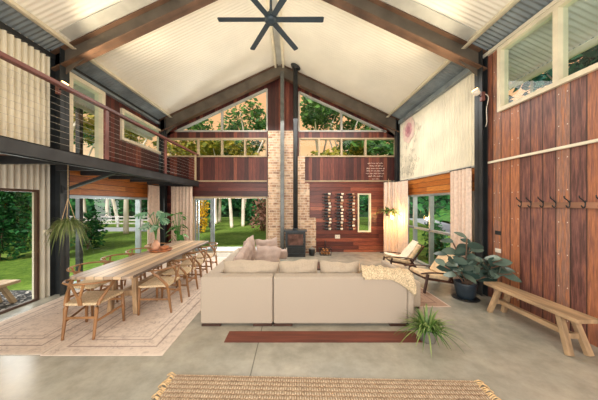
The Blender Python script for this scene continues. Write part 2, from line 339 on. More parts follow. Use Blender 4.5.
class MB:
    def __init__(s): s.v = []; s.f = []
    def add(s, vs, fs):
        o = len(s.v); s.v += [tuple(p) for p in vs]; s.f += [tuple(i+o for i in f) for f in fs]; return s
    def box(s, x0, x1, y0, y1, z0, z1, T=None):
        vs = [(x0, y0, z0), (x1, y0, z0), (x1, y1, z0), (x0, y1, z0), (x0, y0, z1), (x1, y0, z1), (x1, y1, z1), (x0, y1, z1)]
        if T is not None: vs = [T @ Vector(p) for p in vs]
        return s.add(vs, [(3, 2, 1, 0), (4, 5, 6, 7), (0, 1, 5, 4), (1, 2, 6, 5), (2, 3, 7, 6), (3, 0, 4, 7)])
    def bar(s, p, q, w, h, up=(0, 0, 1)):
        p = Vector(p); q = Vector(q); a, b = frame_of(q-p, Vector(up))
        vs = [c + a*(i*w/2) + b*(j*h/2) for c in (p, q) for i, j in ((-1, -1), (1, -1), (1, 1), (-1, 1))]
        return s.add(vs, [(3, 2, 1, 0), (4, 5, 6, 7), (0, 1, 5, 4), (1, 2, 6, 5), (2, 3, 7, 6), (3, 0, 4, 7)])
    def tube(s, pts, rad, n=8, flat=1.0, up=(0, 0, 1)):
        pts = [Vector(p) for p in pts]
        if not isinstance(rad, (list, tuple)): rad = [rad]*len(pts)
        vs = []; m = len(pts)
        for i, p in enumerate(pts):
            d = pts[min(i+1, m-1)] - pts[max(i-1, 0)]
            a, b = frame_of(d, Vector(up))
            for k in range(n):
                t = 2*PI*k/n; vs.append(p + a*(math.cos(t)*rad[i]) + b*(math.sin(t)*rad[i]*flat))
        fs = [(i*n+k, i*n+(k+1) % n, (i+1)*n+(k+1) % n, (i+1)*n+k) for i in range(m-1) for k in range(n)]
        fs += [tuple(range(n-1, -1, -1)), tuple((m-1)*n+k for k in range(n))]
        return s.add(vs, fs)
    def lathe(s, prof, n=20, o=(0, 0, 0), T=None):
        vs = []
        for r, z in prof:
            for k in range(n):
                p = Vector((o[0]+r*math.cos(2*PI*k/n), o[1]+r*math.sin(2*PI*k/n), o[2]+z))
                vs.append(T @ p if T is not None else p)
        m = len(prof)
        fs = [(i*n+k, i*n+(k+1) % n, (i+1)*n+(k+1) % n, (i+1)*n+k) for i in range(m-1) for k in range(n)]
        fs += [tuple(range(n-1, -1, -1)), tuple((m-1)*n+k for k in range(n))]
        return s.add(vs, fs)
    def prism(s, poly, a, b, axis='y'):
        def P(u, w, t): return {'y': (u, t, w), 'x': (t, u, w), 'z': (u, w, t)}[axis]
        n = len(poly); vs = [P(u, w, a) for u, w in poly] + [P(u, w, b) for u, w in poly]
        fs = [tuple(range(n)), tuple(range(2*n-1, n-1, -1))] + [(i, i+n, (i+1) % n+n, (i+1) % n) for i in range(n)]
        return s.add(vs, fs)
    def grid(s, fn, nu, nv):
        vs = [fn(i/nu, j/nv) for i in range(nu+1) for j in range(nv+1)]
        return s.add(vs, [(i*(nv+1)+j, (i+1)*(nv+1)+j, (i+1)*(nv+1)+j+1, i*(nv+1)+j+1) for i in range(nu) for j in range(nv)])
    def leaf(s, base, d, L, W, droop=.3, shape='oval', seg=5, nrm=None, fold=.15):
        base = Vector(base); d = Vector(d).normalized()
        a, b = frame_of(d)
        if nrm is not None:
            a = d.cross(Vector(nrm)).normalized(); b = a.cross(d).normalized()
        pts = []
        for i in range(seg+1):
            t = i/seg
            w = {'oval': math.sin(PI*min(1, t*.98+.02))**.75, 'blade': (1-t)**.6*min(1, .35+t*4), 'lance': math.sin(PI*(t*.93+.03))}[shape]*W/2
            p = base + d*(L*t) - Vector((0, 0, 1))*(droop*L*t*t)
            pts += [p - a*w + b*(fold*w), p, p + a*w + b*(fold*w)]
        fs = []
        for i in range(seg):
            o = i*3; fs += [(o, o+1, o+4, o+3), (o+1, o+2, o+5, o+4)]
        return s.add(pts, fs)
    def build(s, name, mat, parent=None, smooth=False, bevel=0, loc=None, recalc=True):
        me = bpy.data.meshes.new(name); me.from_pydata(s.v, [], s.f)
        if recalc:
            import bmesh
            bm = bmesh.new(); bm.from_mesh(me); bmesh.ops.recalc_face_normals(bm, faces=bm.faces); bm.to_mesh(me); bm.free()
        if smooth: me.polygons.foreach_set('use_smooth', [True]*len(me.polygons))
        me.materials.append(mat); me.update()
        o = bpy.data.objects.new(name, me); col.objects.link(o)
        if parent: o.parent = parent
        if loc: o.location = loc
        if bevel:
            b = o.modifiers.new('bevel', 'BEVEL'); b.width = bevel; b.segments = 2; b.limit_method = 'ANGLE'; b.angle_limit = R(40)
        return o

LABELS = {}
def tag(o, label, cat, group=None, kind=None):
    o['label'] = label; o['category'] = cat
    if group: o['group'] = group
    if kind: o['kind'] = kind
    return o
def thing(name, label, cat, loc=(0, 0, 0), rz=0, group=None, rot=None):
    o = bpy.data.objects.new(name, None); col.objects.link(o); o.empty_display_size = .1
    o.location = loc; o.rotation_euler = rot if rot else (0, 0, rz)
    return tag(o, label, cat, group)
def struct(o):
    o['kind'] = 'structure'; return o
def sroot(name, loc=(0, 0, 0)):
    o = bpy.data.objects.new(name, None); col.objects.link(o); o.location = loc; return struct(o)
def dup(root, loc, rot=(0, 0, 0), label=None, group=None, scale=None):
    kids = {}
    for o in bpy.data.objects:
        if o.parent: kids.setdefault(o.parent.name, []).append(o)
    def cp(o, par):
        c = o.copy(); col.objects.link(c); c.parent = par
        for k in kids.get(o.name, []): cp(k, c)
        return c
    r = cp(root, None); r.location = loc; r.rotation_euler = rot
    if label: r['label'] = label
    if group: r['group'] = group
    if scale: r.scale = scale
    return r

def lerp(a, b, t): return a + (b-a)*t
def curve_pts(P, n=8):
    """Catmull-Rom through P"""
    P = [Vector(p) for p in P]; out = []
    for i in range(len(P)-1):
        p0 = P[max(i-1, 0)]; p1 = P[i]; p2 = P[i+1]; p3 = P[min(i+2, len(P)-1)]
        for k in range(n):
            t = k/n
            out.append(.5*((2*p1)+(p2-p0)*t+(2*p0-5*p1+4*p2-p3)*t*t+(3*p1-p0-3*p2+p3)*t**3))
    out.append(P[-1]); return out

# ------------------------------------------------------------------ the room
XL, XR, YB, YF = -4.45, 3.60, 8.15, -1.6
RX, RZ, SL = -.42, 6.38, .47
def cz(x): return RZ - SL*abs(x-RX)
ZD = 2.45                                              # first-floor line

struct(MB().box(XL-.15, XR+.15, YF, YB+.15, -.2, 0).build('floor', M['floor']))

def corr(fn, u0, u1, pitch, amp, v0, v1, prof='sin', samples=6):
    """corrugated strip: waves along u, straight along v; fn(u, v, h) -> point"""
    mb = MB(); us = []
    n = int((u1-u0)/pitch*samples)
    for i in range(n+1):
        u = u0+(u1-u0)*i/n; ph = (u/pitch) % 1
        if prof == 'sin': h = amp*math.sin(2*PI*ph)
        else: h = amp*max(-1, min(1, 2.2*math.sin(2*PI*ph)))
        us.append((u, h))
    vs = [fn(u, v, h) for u, h in us for v in (v0, v1)]
    mb.add(vs, [(2*i, 2*i+1, 2*i+3, 2*i+2) for i in range(n)])
    return mb

# ceiling sheets: ribs run down the slope
ceil = sroot('ceiling')
def ceil_part(name, xa, xb, y0, y1, mat, pitch=.076, amp=.0045):
    corr(lambda u, v, h: (v, u, cz(v)+h), y0, y1, pitch, amp, xa, xb).build(name, mat, ceil, smooth=True, recalc=False)
ceil_part('ceiling_sheet', RX, RX-3.68, YF, YB+.15, M['ceil'])
ceil_part('ceiling_sheet', RX, RX+3.66, YF, YB+.15, M['ceil'])
ceil_part('eave_sheet', RX-3.68, XL-.06, YF, YB+.6, M['eave'], amp=.010)
ceil_part('eave_sheet', RX+3.66, XR+.06, YF, YB+.6, M['eave'], amp=.010)
ceil_part('soffit_sheet', XL-.06, XL-.75, YF, YB+.6, M['soffit'], amp=.010)
ceil_part('soffit_sheet', XR+.06, XR+.80, YF, YB+.6, M['soffit'], amp=.010)
for xg in (XL-.79, XR+.84): MB().tube([(xg, YF, cz(xg)-.03), (xg, YB+.6, cz(xg)-.03)], .06, 10).build('gutter', M['cream'], ceil, smooth=True)
for x in (RX-3.66, RX+3.64):
    b = MB(); z = cz(x)
    b.box(x-.012, x+.012, YF, YB, z-.10, z-.005); s = 1 if x < 0 else -1
    b.box(x, x+s*.07, YF, YB, z-.10, z-.088)
    b.build('eave_purlin', M['purlin'], ceil)
b = MB(); b.box(RX-.16, RX-.09, YF, YB, cz(RX-.12)-.10, cz(RX-.12)-.01); b.box(RX+.09, RX+.16, YF, YB, cz(RX+.12)-.10, cz(RX+.12)-.01)
b.build('ridge_purlin', M['purlin'], ceil)
MB().box(RX-.085, RX+.085, YF, YB, RZ-.075, RZ-.03).build('ridge_capping', M['flash'], ceil)
for i, (x0, s) in enumerate(((RX-.2, -1), (RX+.2, 1))):   # flashing strip on the ceiling in front of the first rafter
    b = MB(); x1 = RX+s*3.6
    vs = [(x0, 4.05, cz(x0)-.012), (x1, 4.05, cz(x1)-.012), (x1, 4.285, cz(x1)-.012), (x0, 4.285, cz(x0)-.012)]
    vs += [(p[0], p[1], p[2]-.012) for p in vs]
    b.add(vs, [(0, 1, 2, 3), (7, 6, 5, 4), (0, 4, 5, 1), (1, 5, 6, 2), (2, 6, 7, 3), (3, 7, 4, 0)])
    b.build('ceiling_flashing', M['flash'], ceil)

# portal frames: I-section columns and rafters
def portal(Y, drop, hb, fw):
    """columns and rafters of one frame; web in the XZ plane"""
    for side, xi, xo in ((-1, -4.23, -4.42), (1, 3.47, 3.575)):
        b = MB(); zt = cz(xi)-drop
        a, c = min(xi, xo), max(xi, xo)
        b.box(a, c, Y-.006, Y+.006, 0, zt)
        for x in (xi, xo):
            t = .012 if x == xi else -.012
            xx = sorted((x, x-side*-t if x == xi else x-side*t*-1))
            b.box(xx[0], xx[1], Y-fw/2, Y+fw/2, 0, zt)
        struct(b.build('steel_column', M['column']))
        rr = sroot('roof_rafter')
        b = MB(); x0 = xo; x1 = RX
        def strip(za, zb, y0, y1, x0=x0, x1=x1):
            vs = []
            for y in (y0, y1):
                for x in (x0, x1):
                    for dz in (za, zb): vs.append((x, y, cz(x)-dz))
            b.add(vs, [(0, 1, 3, 2), (4, 6, 7, 5), (0, 4, 5, 1), (2, 3, 7, 6), (0, 2, 6, 4), (1, 5, 7, 3)])
        strip(drop, drop+.02, Y-fw/2, Y+fw/2); b.build('top_flange', M['flange'], rr); b = MB()
        strip(drop+hb-.02, drop+hb, Y-fw/2, Y+fw/2); b.build('bottom_flange', M['flange'], rr); b = MB()
        strip(drop, drop+hb, Y-.006, Y+.006); b.build('web', M['rafter'], rr)
        k = MB(); xk = xi-side*.02                            # haunch plate where beam meets post
        k.prism([(xk, cz(xk)-drop-hb), (xk-side*.35, cz(xk-side*.35)-drop-hb), (xk, cz(xk)-drop-hb-.14)], Y-.006, Y+.006)
        k.build('haunch_plate', M['rafter'], rr)
portal(4.38, .03, .33, .18)
portal(7.88, .03, .42, .16)

# ---- back wall
k8 = YB/F
bx = lambda px: gx(px, YB)
bz = lambda py: gz(py, YB)
wb = sroot('wall_back')
XA, XB2 = bx(267), bx(299)                            # edges of the central strip
def wbox(name, x0, x1, z0, z1, mat, y0=YB, y1=YB+.12): return MB().box(x0, x1, y0, y1, z0, z1).build(name, mat, wb)
XLo, XRo = XL-.12, XR+.12
for x0, x1 in ((XLo, XA), (XB2, XRo)):
    wbox('upper_board_band', x0, x1, 3.95, 4.16, M['dark_v'])
    wbox('middle_boards', x0, x1, 2.48, 3.29, M['dark_v'])
wbox('centre_boards', XA, XB2, 0, 5.62, M['dark_v'])
wbox('lintel_boards', XLo, XA, 1.92, 2.44, M['dark_h'])
wbox('corner_boards', XLo, bx(193)-.05, 0, 1.92, M['dark_h'])
nx0, nx1, nz0, nz1 = bx(357.5), bx(370.5), bz(232), bz(193.5)
wbox('wine_wall_boards', XB2, nx0, 0, 2.44, M['wine_h'])
wbox('wine_wall_boards', nx1, XRo, 0, 2.44, M['wine_h'])
wbox('wine_wall_boards', nx0, nx1, 0, nz0, M['wine_h']); wbox('wine_wall_boards', nx0, nx1, nz1, 2.44, M['wine_h'])
wbox('flashing_strip', XLo, XA, 2.44, 2.48, M['frame_beige'], YB-.03); wbox('flashing_strip', XB2, XRo, 2.44, 2.48, M['frame_beige'], YB-.03)
# gable infill above the triangular windows
def gtop(x): return cz(x)-.52
xs = [XLo, XA]
MB().prism([(XLo, gtop(XLo)), (XA, gtop(XA)), (XA, cz(XA)+.03), (XLo, cz(XLo)+.03)], YB, YB+.12).build('gable_boards', M['dark_v'], wb)
MB().prism([(XB2, gtop(XB2)), (XRo, gtop(XRo)), (XRo, cz(XRo)+.03), (XB2, cz(XB2)+.03)], YB, YB+.12).build('gable_boards', M['dark_v'], wb)
for q0, q1 in ((XLo, XLo+.53), (XRo-.47, XRo)): wbox('gable_boards', q0, q1, 4.16, 4.30, M['dark_v'], YB+.01)
MB().prism([(XA, 5.62), (XB2, 5.62), (XB2, cz(XB2)+.03), (RX, RZ+.03), (XA, cz(XA)+.03)], YB, YB+.12).build('gable_boards', M['dark_v'], wb)

WN = [0]
def window(plane, at, u0, u1, z0, z1, mull=(), fw=.05, fd=.10, frame=None, glass=None, trans=(), name=None, poly=None, nopane=False):
    """window in an XZ (plane 'y') or YZ (plane 'x') wall, standing at depth `at`"""
    WN[0] += 1
    root = sroot(name or 'window_%d' % WN[0])
    ax = 'y' if plane == 'y' else 'x'
    b = MB(); a0, a1 = at-fd/2, at+fd/2
    if poly:
        n = len(poly); c = (sum(p[0] for p in poly)/n, sum(p[1] for p in poly)/n)
        for i in range(n):
            p, q = poly[i], poly[(i+1) % n]
            P = (lambda p: (p[0], at, p[1])) if ax == 'y' else (lambda p: (at, p[0], p[1]))
            b.bar(P(p), P(q), fw, fd, up=(0, 1, 0) if ax == 'y' else (1, 0, 0))
        for m_, mz0, mz1 in mull:
            b.prism([(m_-.03, mz0), (m_+.03, mz0), (m_+.03, mz1), (m_-.03, mz1)], a0, a1, ax)
        b.build('window_frame', frame, root)
        MB().add([(p[0], at, p[1]) for p in poly], [tuple(range(len(poly)))]).build('pane', glass or M['glass'], root)
        return root
    R4 = lambda ua, ub, za, zb: b.prism([(ua, za), (ub, za), (ub, zb), (ua, zb)], a0, a1, ax)
    R4(u0, u0+fw, z0, z1); R4(u1-fw, u1, z0, z1); R4(u0+fw, u1-fw, z0, z0+fw); R4(u0+fw, u1-fw, z1-fw, z1)
    for m_ in mull: R4(m_-fw/2, m_+fw/2, z0+fw, z1-fw)
    for t in trans: R4(u0+fw, u1-fw, t-fw/2, t+fw/2)
    b.build('window_frame', frame, root)
    cuts = [u0]+sorted(mull)+[u1]
    if not nopane:
        for i in range(len(cuts)-1):
            Q4 = [(cuts[i]+fw*.4, z0+fw*.4), (cuts[i+1]-fw*.4, z0+fw*.4), (cuts[i+1]-fw*.4, z1-fw*.4), (cuts[i]+fw*.4, z1-fw*.4)]
            MB().add([(u, at, w) if ax == 'y' else (at, u, w) for u, w in Q4], [(0, 1, 2, 3)]).build('pane', glass or M['glass'], root)
    return root
yw = YB+.03
window('y', yw, XLo+.1, XA, 3.29, 3.95, [bx(198), bx(222), bx(245)], .05, .14, M['frame_beige'])
window('y', yw, XB2, XRo-.1, 3.29, 3.95, [bx(319), bx(341.5), bx(365.5)], .05, .14, M['frame_beige'])
window('y', yw, 0, 0, 0, 0, [(bx(222), 4.18, gtop(bx(222)))], .05, .12, M['flash'], poly=[(XLo+.53, 4.19), (XA, 4.19), (XA, gtop(XA)), (XLo+.53, gtop(XLo+.53)+.02)])
window('y', yw, 0, 0, 0, 0, [(bx(341.5), 4.18, gtop(bx(341.5)))], .05, .12, M['flash'], poly=[(XB2, 4.19), (XRo-.47, 4.19), (XRo-.47, gtop(XRo-.47)+.02), (XB2, gtop(XB2))])
window('y', YB+.02, nx0, nx1, nz0, nz1, [], .04, .16, M['frame_cream'])
# sliding door in the back opening
d1 = sroot('door_1')
b = MB(); b.box(bx(193), bx(193)+.06, YB-.03, YB+.14, 0, 1.92); b.box(XA-.03, XA+.03, YB-.03, YB+.14, 0, 1.92); b.box(bx(193), XA, YB-.03, YB+.14, 1.86, 1.92); b.box(bx(193), XA, YB-.02, YB+.14, -.01, .025)
b.build('door_frame', M['frame_beige'], d1)
for i, (a, c, yy) in enumerate(((bx(193)+.06, bx(213), YB+.02), (bx(194)+.1, bx(214), YB+.07))):
    b = MB(); b.box(a, a+.05, yy-.02, yy+.02, .03, 1.86); b.box(c-.09, c, yy-.02, yy+.02, .03, 1.86); b.box(a+.05, c-.09, yy-.02, yy+.02, 1.8, 1.86); b.box(a+.05, c-.09, yy-.02, yy+.02, .03, .10)
    b.build('sliding_panel', M['frame_alu'], d1)
    MB().add([(a+.04, yy, .08), (c-.08, yy, .08), (c-.08, yy, 1.82), (a+.04, yy, 1.82)], [(0, 1, 2, 3)]).build('pane', M['glass'], d1)
MB().box(bx(210)-.02, bx(210)+.02, YB-.05, YB-.001, .85, 1.05).build('door_handle', M['steel'], d1, bevel=.006)

# brick chimney (stepped)
YC = 7.93
cx = lambda px: gx(px, YC)
b = MB(); b.box(cx(268), cx(297), YC, YB-.002, 0, 4.14); b.box(cx(297), cx(305), YC, YB-.002, 0, 3.27); b.box(cx(305), cx(309.5), YC, YB-.002, 0, gz(183, YC)); b.box(cx(309.5), cx(316), YC, YB-.002, 0, gz(218, YC))
struct(b.build('brick_chimney', M['brick']))
struct(MB().box(gx(280.4, 7.72), gx(284.2, 7.72), 7.66, 7.78, 0, RZ-.37).build('steel_post', M['galv'], bevel=.006))

# ---- left wall
wl = sroot('wall_left')
YC0 = 4.38
dy0, dy1, dzt = 1.2, 4.13, 1.93                          # near sliding door
def lcorr(y0, y1, z0, z1, mat, name='cladding'):
    corr(lambda u, v, h: (XL+h, u, v), y0, y1, .095, .030, z0, z1, 'trap').build(name, mat, wl, recalc=False)
    MB().box(XL-.12, XL-.032, y0, y1, z0, z1).build('wall_core', M['cream_dark'], wl)
ztop = cz(XL)-.02
lcorr(YF, 4.42, ZD, ztop, M['cream'], 'upper_cladding')
lcorr(dy0, dy1, dzt, ZD, M['cream_dark'], 'lower_cladding'); lcorr(dy1, 4.42, 0, ZD, M['cream_dark'], 'lower_cladding'); lcorr(YF, dy0, 0, ZD, M['cream_dark'], 'lower_cladding')
def lbox(name, y0, y1, z0, z1, mat, x0=XL-.12, x1=XL): return MB().box(x0, x1, y0, y1, z0, z1).build(name, mat, wl)
bigw = (4.62, 5.52, 2.47, 4.30); lw = (6.08, 7.98, 3.34, 4.16)
lbox('upper_boards', 4.42, bigw[0], ZD, ztop, M['dark_side']); lbox('upper_boards', bigw[0], bigw[1], bigw[3], ztop, M['dark_side'])
lbox('upper_boards', bigw[1], lw[0], ZD, ztop, M['dark_side']); lbox('upper_boards', lw[1], YB+.12, ZD, ztop, M['dark_side'])
lbox('upper_boards', lw[0], lw[1], ZD, lw[2], M['dark_side']); lbox('upper_boards', lw[0], lw[1], lw[3], ztop, M['dark_side'])
sw = (4.5, 7.72, 0, 1.86)                                 # long sliding window on the left
lbox('lintel_boards', 4.42, YB+.12, sw[3], ZD, M['orange_side']); lbox('corner_boards', sw[1], YB+.12, 0, sw[3], M['orange_side'])
MB().box(XL-.02, XL+.05, YF, YB, ztop-.10, ztop-.02).build('top_angle', M['steel'], wl)
window('x', XL-.02, bigw[0], bigw[1], bigw[2], bigw[3], [], .09, .18, M['frame_cream'], M['glass_refl'])
window('x', XL-.02, lw[0], lw[1], lw[2], lw[3], [], .07, .16, M['frame_cream'], M['glass_refl'])
window('x', XL-.012, dy0, dy1, -.005, dzt, [2.7], .045, .05, M['frame_brown'], name='door_2')
window('x', XL-.05, sw[0], sw[1], -.005, sw[3], [6.88], .06, .14, M['frame_alu'], name='door_3')
b = MB(); b.bar((XL+.03, 4.24, 1.13), (XL+.03, 4.24, 1.22), .03, .03); b.bar((XL+.04, 4.17, 1.2), (XL+.04, 4.36, 1.2), .03, .05)
tag(b.build('door_stop_catch', M['frame_cream'], bevel=.004), 'small cream catch fixed to the cladding beside the near left glass door', 'catch')

# ---- right wall
wr = sroot('wall_right')
def rbox(name, y0, y1, z0, z1, mat, x0=XR, x1=XR+.12): return MB().box(x0, x1, y0, y1, z0, z1).build(name, mat, wr)
rzt = cz(XR)-.02
rw = (1.3, 4.07, 3.27, 4.38)                              # high window over the hardwood wall
YW = 4.42
rbox('hardwood_boards', YF, YW, 0, rw[2], M['wall_wood']); rbox('hardwood_boards', rw[1], YW, rw[2], rzt, M['wall_wood']); rbox('hardwood_boards', YF, rw[0], rw[2], rzt, M['wall_wood'])
rbox('hardwood_boards', rw[0], rw[1], rw[3], rzt, M['dark_side'])
window('x', XR+.02, rw[0], rw[1], rw[2], rw[3], [3.17, 2.25], .065, .14, M['frame_cream'], M['glass_refl'])
MB().box(XR-.045, XR-.001, YF, 4.27, 2.415, 2.45).build('cream_rail', M['cream'], wr)
MB().box(XR-.05, XR-.001, YF, YW, rzt-.08, rzt-.02).build('top_angle', M['cream'], wr)
corr(lambda u, v, h: (XR+.01+h, u, v), YW, YB, .085, .011, 2.44, rzt, 'trap').build('upper_cladding', M['cream'], wr, recalc=False)
rbox('wall_core', YW, YB+.12, 2.40, rzt, M['cream'], XR+.03)
MB().box(XR-.03, XR-.003, YW, YB, 2.40, 2.44).build('flashing_strip', M['flash'], wr)
gw = (5.05, 7.45, 0, 1.94)
rbox('lintel_boards', YW, YB+.12, gw[3], 2.40, M['orange_side']); rbox('corner_boards', gw[1], YB+.12, 0, gw[3], M['orange_side']); rbox('corner_boards', YW, gw[0], 0, gw[3], M['cream_dark'])
window('x', XR+.03, gw[0], gw[1], -.005, gw[3], [6.12, 6.93], .052, .11, M['frame_alu'], trans=[.98], name='door_4')
# ridge-side gutter beams above the far right cladding
MB().box(XR-.10, XR-.003, 4.48, 7.75, rzt-.17, rzt-.06).build('gutter_beam', M['eave'], wr)
MB().box(XL+.003, XL+.10, 4.48, 7.75, ztop-.17, ztop-.11).build('gutter_beam', M['eave'], wl)

# front wall behind the camera
wf = sroot('wall_front')
MB().prism([(XLo, 0), (XRo, 0), (XRo, cz(XRo)), (RX, RZ), (XLo, cz(XLo))], YF-.1, YF).build('front_cladding', M['cream'], wf)

# ---- mezzanine deck and balustrade
XDK = -3.23
mz = sroot('mezzanine')
YD0, YD1 = -1.5, YB-.005
b = MB(); b.box(XDK-.012, XDK, YD0, YD1, 2.26, 2.45); b.box(XDK-.07, XDK, YD0, YD1, 2.26, 2.272); b.box(XDK-.07, XDK, YD0, YD1, 2.438, 2.45)
b.build('edge_channel', M['steel'], mz)
MB().box(XL+.02, XDK-.012, YD0, 4.28, 2.40, 2.437).build('deck_boards', M['joist'], mz)
MB().box(XL+.02, XDK-.012, 4.48, YD1, 2.40, 2.437).build('deck_boards', M['joist'], mz)
MB().box(-4.20, XDK-.012, 4.28, 4.48, 2.40, 2.437).build('deck_boards', M['joist'], mz)
for y in (0.4, 1.2, 2.0, 2.75, 3.5, 4.2, 4.95, 5.7, 6.45, 7.2, 7.85):
    MB().box(XL+.02 if abs(y-4.2) > .3 else -4.2, XDK-.013, y-.03, y+.03, 2.28, 2.40).build('joist', M['steel'], mz)
MB().bar((-4.21, 4.38, 1.95), (XDK-.06, 4.38, 2.27), .06, .05).build('diagonal_brace', M['steel'], mz)
MB().box(-4.228, -4.20, 4.32, 4.44, 1.88, 2.02).build('brace_plate', M['steel'], mz)

bal = thing('balustrade', 'red-brown timber handrail with posts and horizontal wires along the left mezzanine edge', 'railing', (XDK+.03, 0, ZD))
py_ = [gx(1, 1) and y for y in (-.6, .75, 2.1, 4.08, 5.98, 7.85)]
for i, y in enumerate(py_):
    MB().box(-.045, -.005, y-.04, y+.04, .003, .86).build('post', M['redrail'] if y < 7.5 else M['frame_beige'], bal, bevel=.004)
MB().box(-.06, .02, YD0, YD1-.1, .86, .915).build('handrail', M['redrail'], bal, bevel=.008)
for k in range(9):
    MB().tube([(-.025, YD0, .075+k*.088), (-.025, YD1-.25, .075+k*.088)], .0022, 5).build('wire', M['wire'], bal)

# ------------------------------------------------------------------ ceiling fan
fan = thing('ceiling_fan', 'large charcoal six-bladed ceiling fan hanging from the ridge', 'fan', (-.365, 4.05, 0))
MB().tube([(0, 0, 4.93), (0, 0, RZ-.08)], .022, 10).build('downrod', M['fan'], fan, smooth=True)
MB().lathe([(.001, 4.79), (.07, 4.80), (.105, 4.83), (.11, 4.9), (.08, 4.95), (.03, 4.99), (.03, 5.03), (.001, 5.03)], 24).build('motor_hub', M['fan'], fan, smooth=True)
for k in range(6):
    T = Matrix.Rotation(k*PI/3, 4, 'Z') @ Matrix.Translation((0, 0, 4.86)) @ Matrix.Rotation(R(-7), 4, 'X')
    b = MB(); poly = [(.09, -.045), (.89, -.05), (.91, -.04), (.91, .04), (.89, .05), (.09, .045)]
    vs = [T @ Vector((x, y, z)) for z in (-.008, .008) for x, y in poly]; n = len(poly)
    b.add(vs, [tuple(range(n-1, -1, -1)), tuple(range(n, 2*n))]+[(i, (i+1) % n, (i+1) % n+n, i+n) for i in range(n)])
    b.build('blade', M['fan'], fan)

# ------------------------------------------------------------------ stove
SY = 7.38
sx0, sx1 = gx(284.5, SY), gx(306.5, SY); scx = (sx0+sx1)/2; sw_ = (sx1-sx0)/2
st = thing('wood_heater', 'charcoal freestanding wood heater with glass door below a black flue, before the brick chimney', 'stove', (scx, SY, 0))
b = MB(); b.box(-sw_*.92, sw_*.92, 0, .44, .10, .80); b.build('firebox', M['stove'], st, bevel=.012)
MB().box(-sw_-.02, sw_+.02, -.03, .46, .80, .83).build('top_plate', M['stove'], st, bevel=.006)
b = MB(); b.box(-sw_*.9, sw_*.9, .0, .42, .002, .10); b.build('plinth', M['black'], st, bevel=.006)
dr = MB(); dr.box(-sw_*.8, sw_*.8, -.03, -.002, .33, .38); dr.box(-sw_*.8, sw_*.8, -.03, -.002, .72, .77); dr.box(-sw_*.8, -sw_*.68, -.03, -.002, .38, .72); dr.box(sw_*.68, sw_*.8, -.03, -.002, .38, .72)
door = dr.build('door', M['black'], st, bevel=.004)
MB().box(-sw_*.68, sw_*.68, -.02, -.008, .38, .72).build('glass', M['stoveglass'], door)
MB().tube([(sw_*.74, -.06, .45), (sw_*.74, -.07, .55), (sw_*.74, -.06, .62)], .012, 8).build('handle', M['galv'], door)
MB().box(-sw_*.8, sw_*.8, -.015, -.002, .13, .30).build('ash_drawer', M['black'], st, bevel=.004)
MB().box(-sw_*.86, -sw_*.76, -.035, -.016, .14, .3).build('side_tool', M['flash'], st)
fl_x = gx(295.5, 7.55)-scx; zf = cz(fl_x+scx)
b = MB(); b.tube([(fl_x, .19, .83), (fl_x, .19, zf-.085)], .075, 18); b.build('flue', M['black'], st, smooth=True)
T = Matrix.Translation((fl_x, .19, zf-.05)) @ Matrix.Rotation(math.atan(SL), 4, 'Y')
MB().lathe([(.08, -.07), (.1, -.02), (.17, 0), (.17, .012), (.08, .02)], 22, T=T).build('flue_flange', M['black'], st, smooth=True)
MB().lathe([(.095, 0), (.095, .05), (.08, .06), (.08, 0)], 18, o=(fl_x, .19, .832)).build('flue_collar', M['stove'], st, smooth=True)

# firewood basket, kettle
BX, BYy = gx(325, 7.75), 7.72
bk = thing('firewood_basket', 'dark wire firewood basket with hoop handle at foot of the wine wall', 'basket', (BX, BYy, 0)); bk.scale = (1.2, 1.2, 1.25)
b = MB()
for zz, w in ((.01, .14), (.10, .155), (.17, .165)):
    b.tube([(-w, -.11, zz), (w, -.11, zz), (w, .11, zz), (-w, .11, zz), (-w, -.11, zz)], .007, 6)
for i in range(5):
    x = -.14+.07*i
    for s in (-1, 1): b.tube([(x, s*.11, .01), (x*1.17, s*.112, .17)], .005, 5)
b.build('wire_body', M['black'], bk)
MB().tube([(0, -.11, .17), (0, -.105, .29), (0, -.06, .36), (0, .06, .36), (0, .105, .29), (0, .11, .17)], .008, 6).build('hoop_handle', M['black'], bk)
for i, (x, y, z) in enumerate(((-.09, 0, .055), (.0, 0, .055), (.09, 0, .055), (-.05, 0, .13), (.045, 0, .13))):
    r_ = .045
    b = MB(); b.tube([(0, -.085, 0), (0, .085, 0)], [r_, r_*.92], 7)
    tag(b.build('firewood_log', M['log'], loc=(BX+x*1.15, BYy+y, z*1.2+.01), smooth=False),
        'split log in the wire basket, ' + ('bottom left', 'bottom middle', 'bottom right', 'upper left', 'upper right')[i], 'log', 'logs in the firewood basket')
kt = thing('ash_bucket', 'small black lidded ash bucket beside the wood heater', 'bucket', (gx(312, 7.6), 7.62, 0))
MB().lathe([(.085, .004), (.1, .1), (.11, .2), (.1, .21)], 16).build('body', M['black'], kt, smooth=True)
MB().lathe([(.112, .21), (.1, .235), (.03, .25), (.02, .28), (.001, .28)], 16).build('lid', M['pot_grey'], kt, smooth=True)

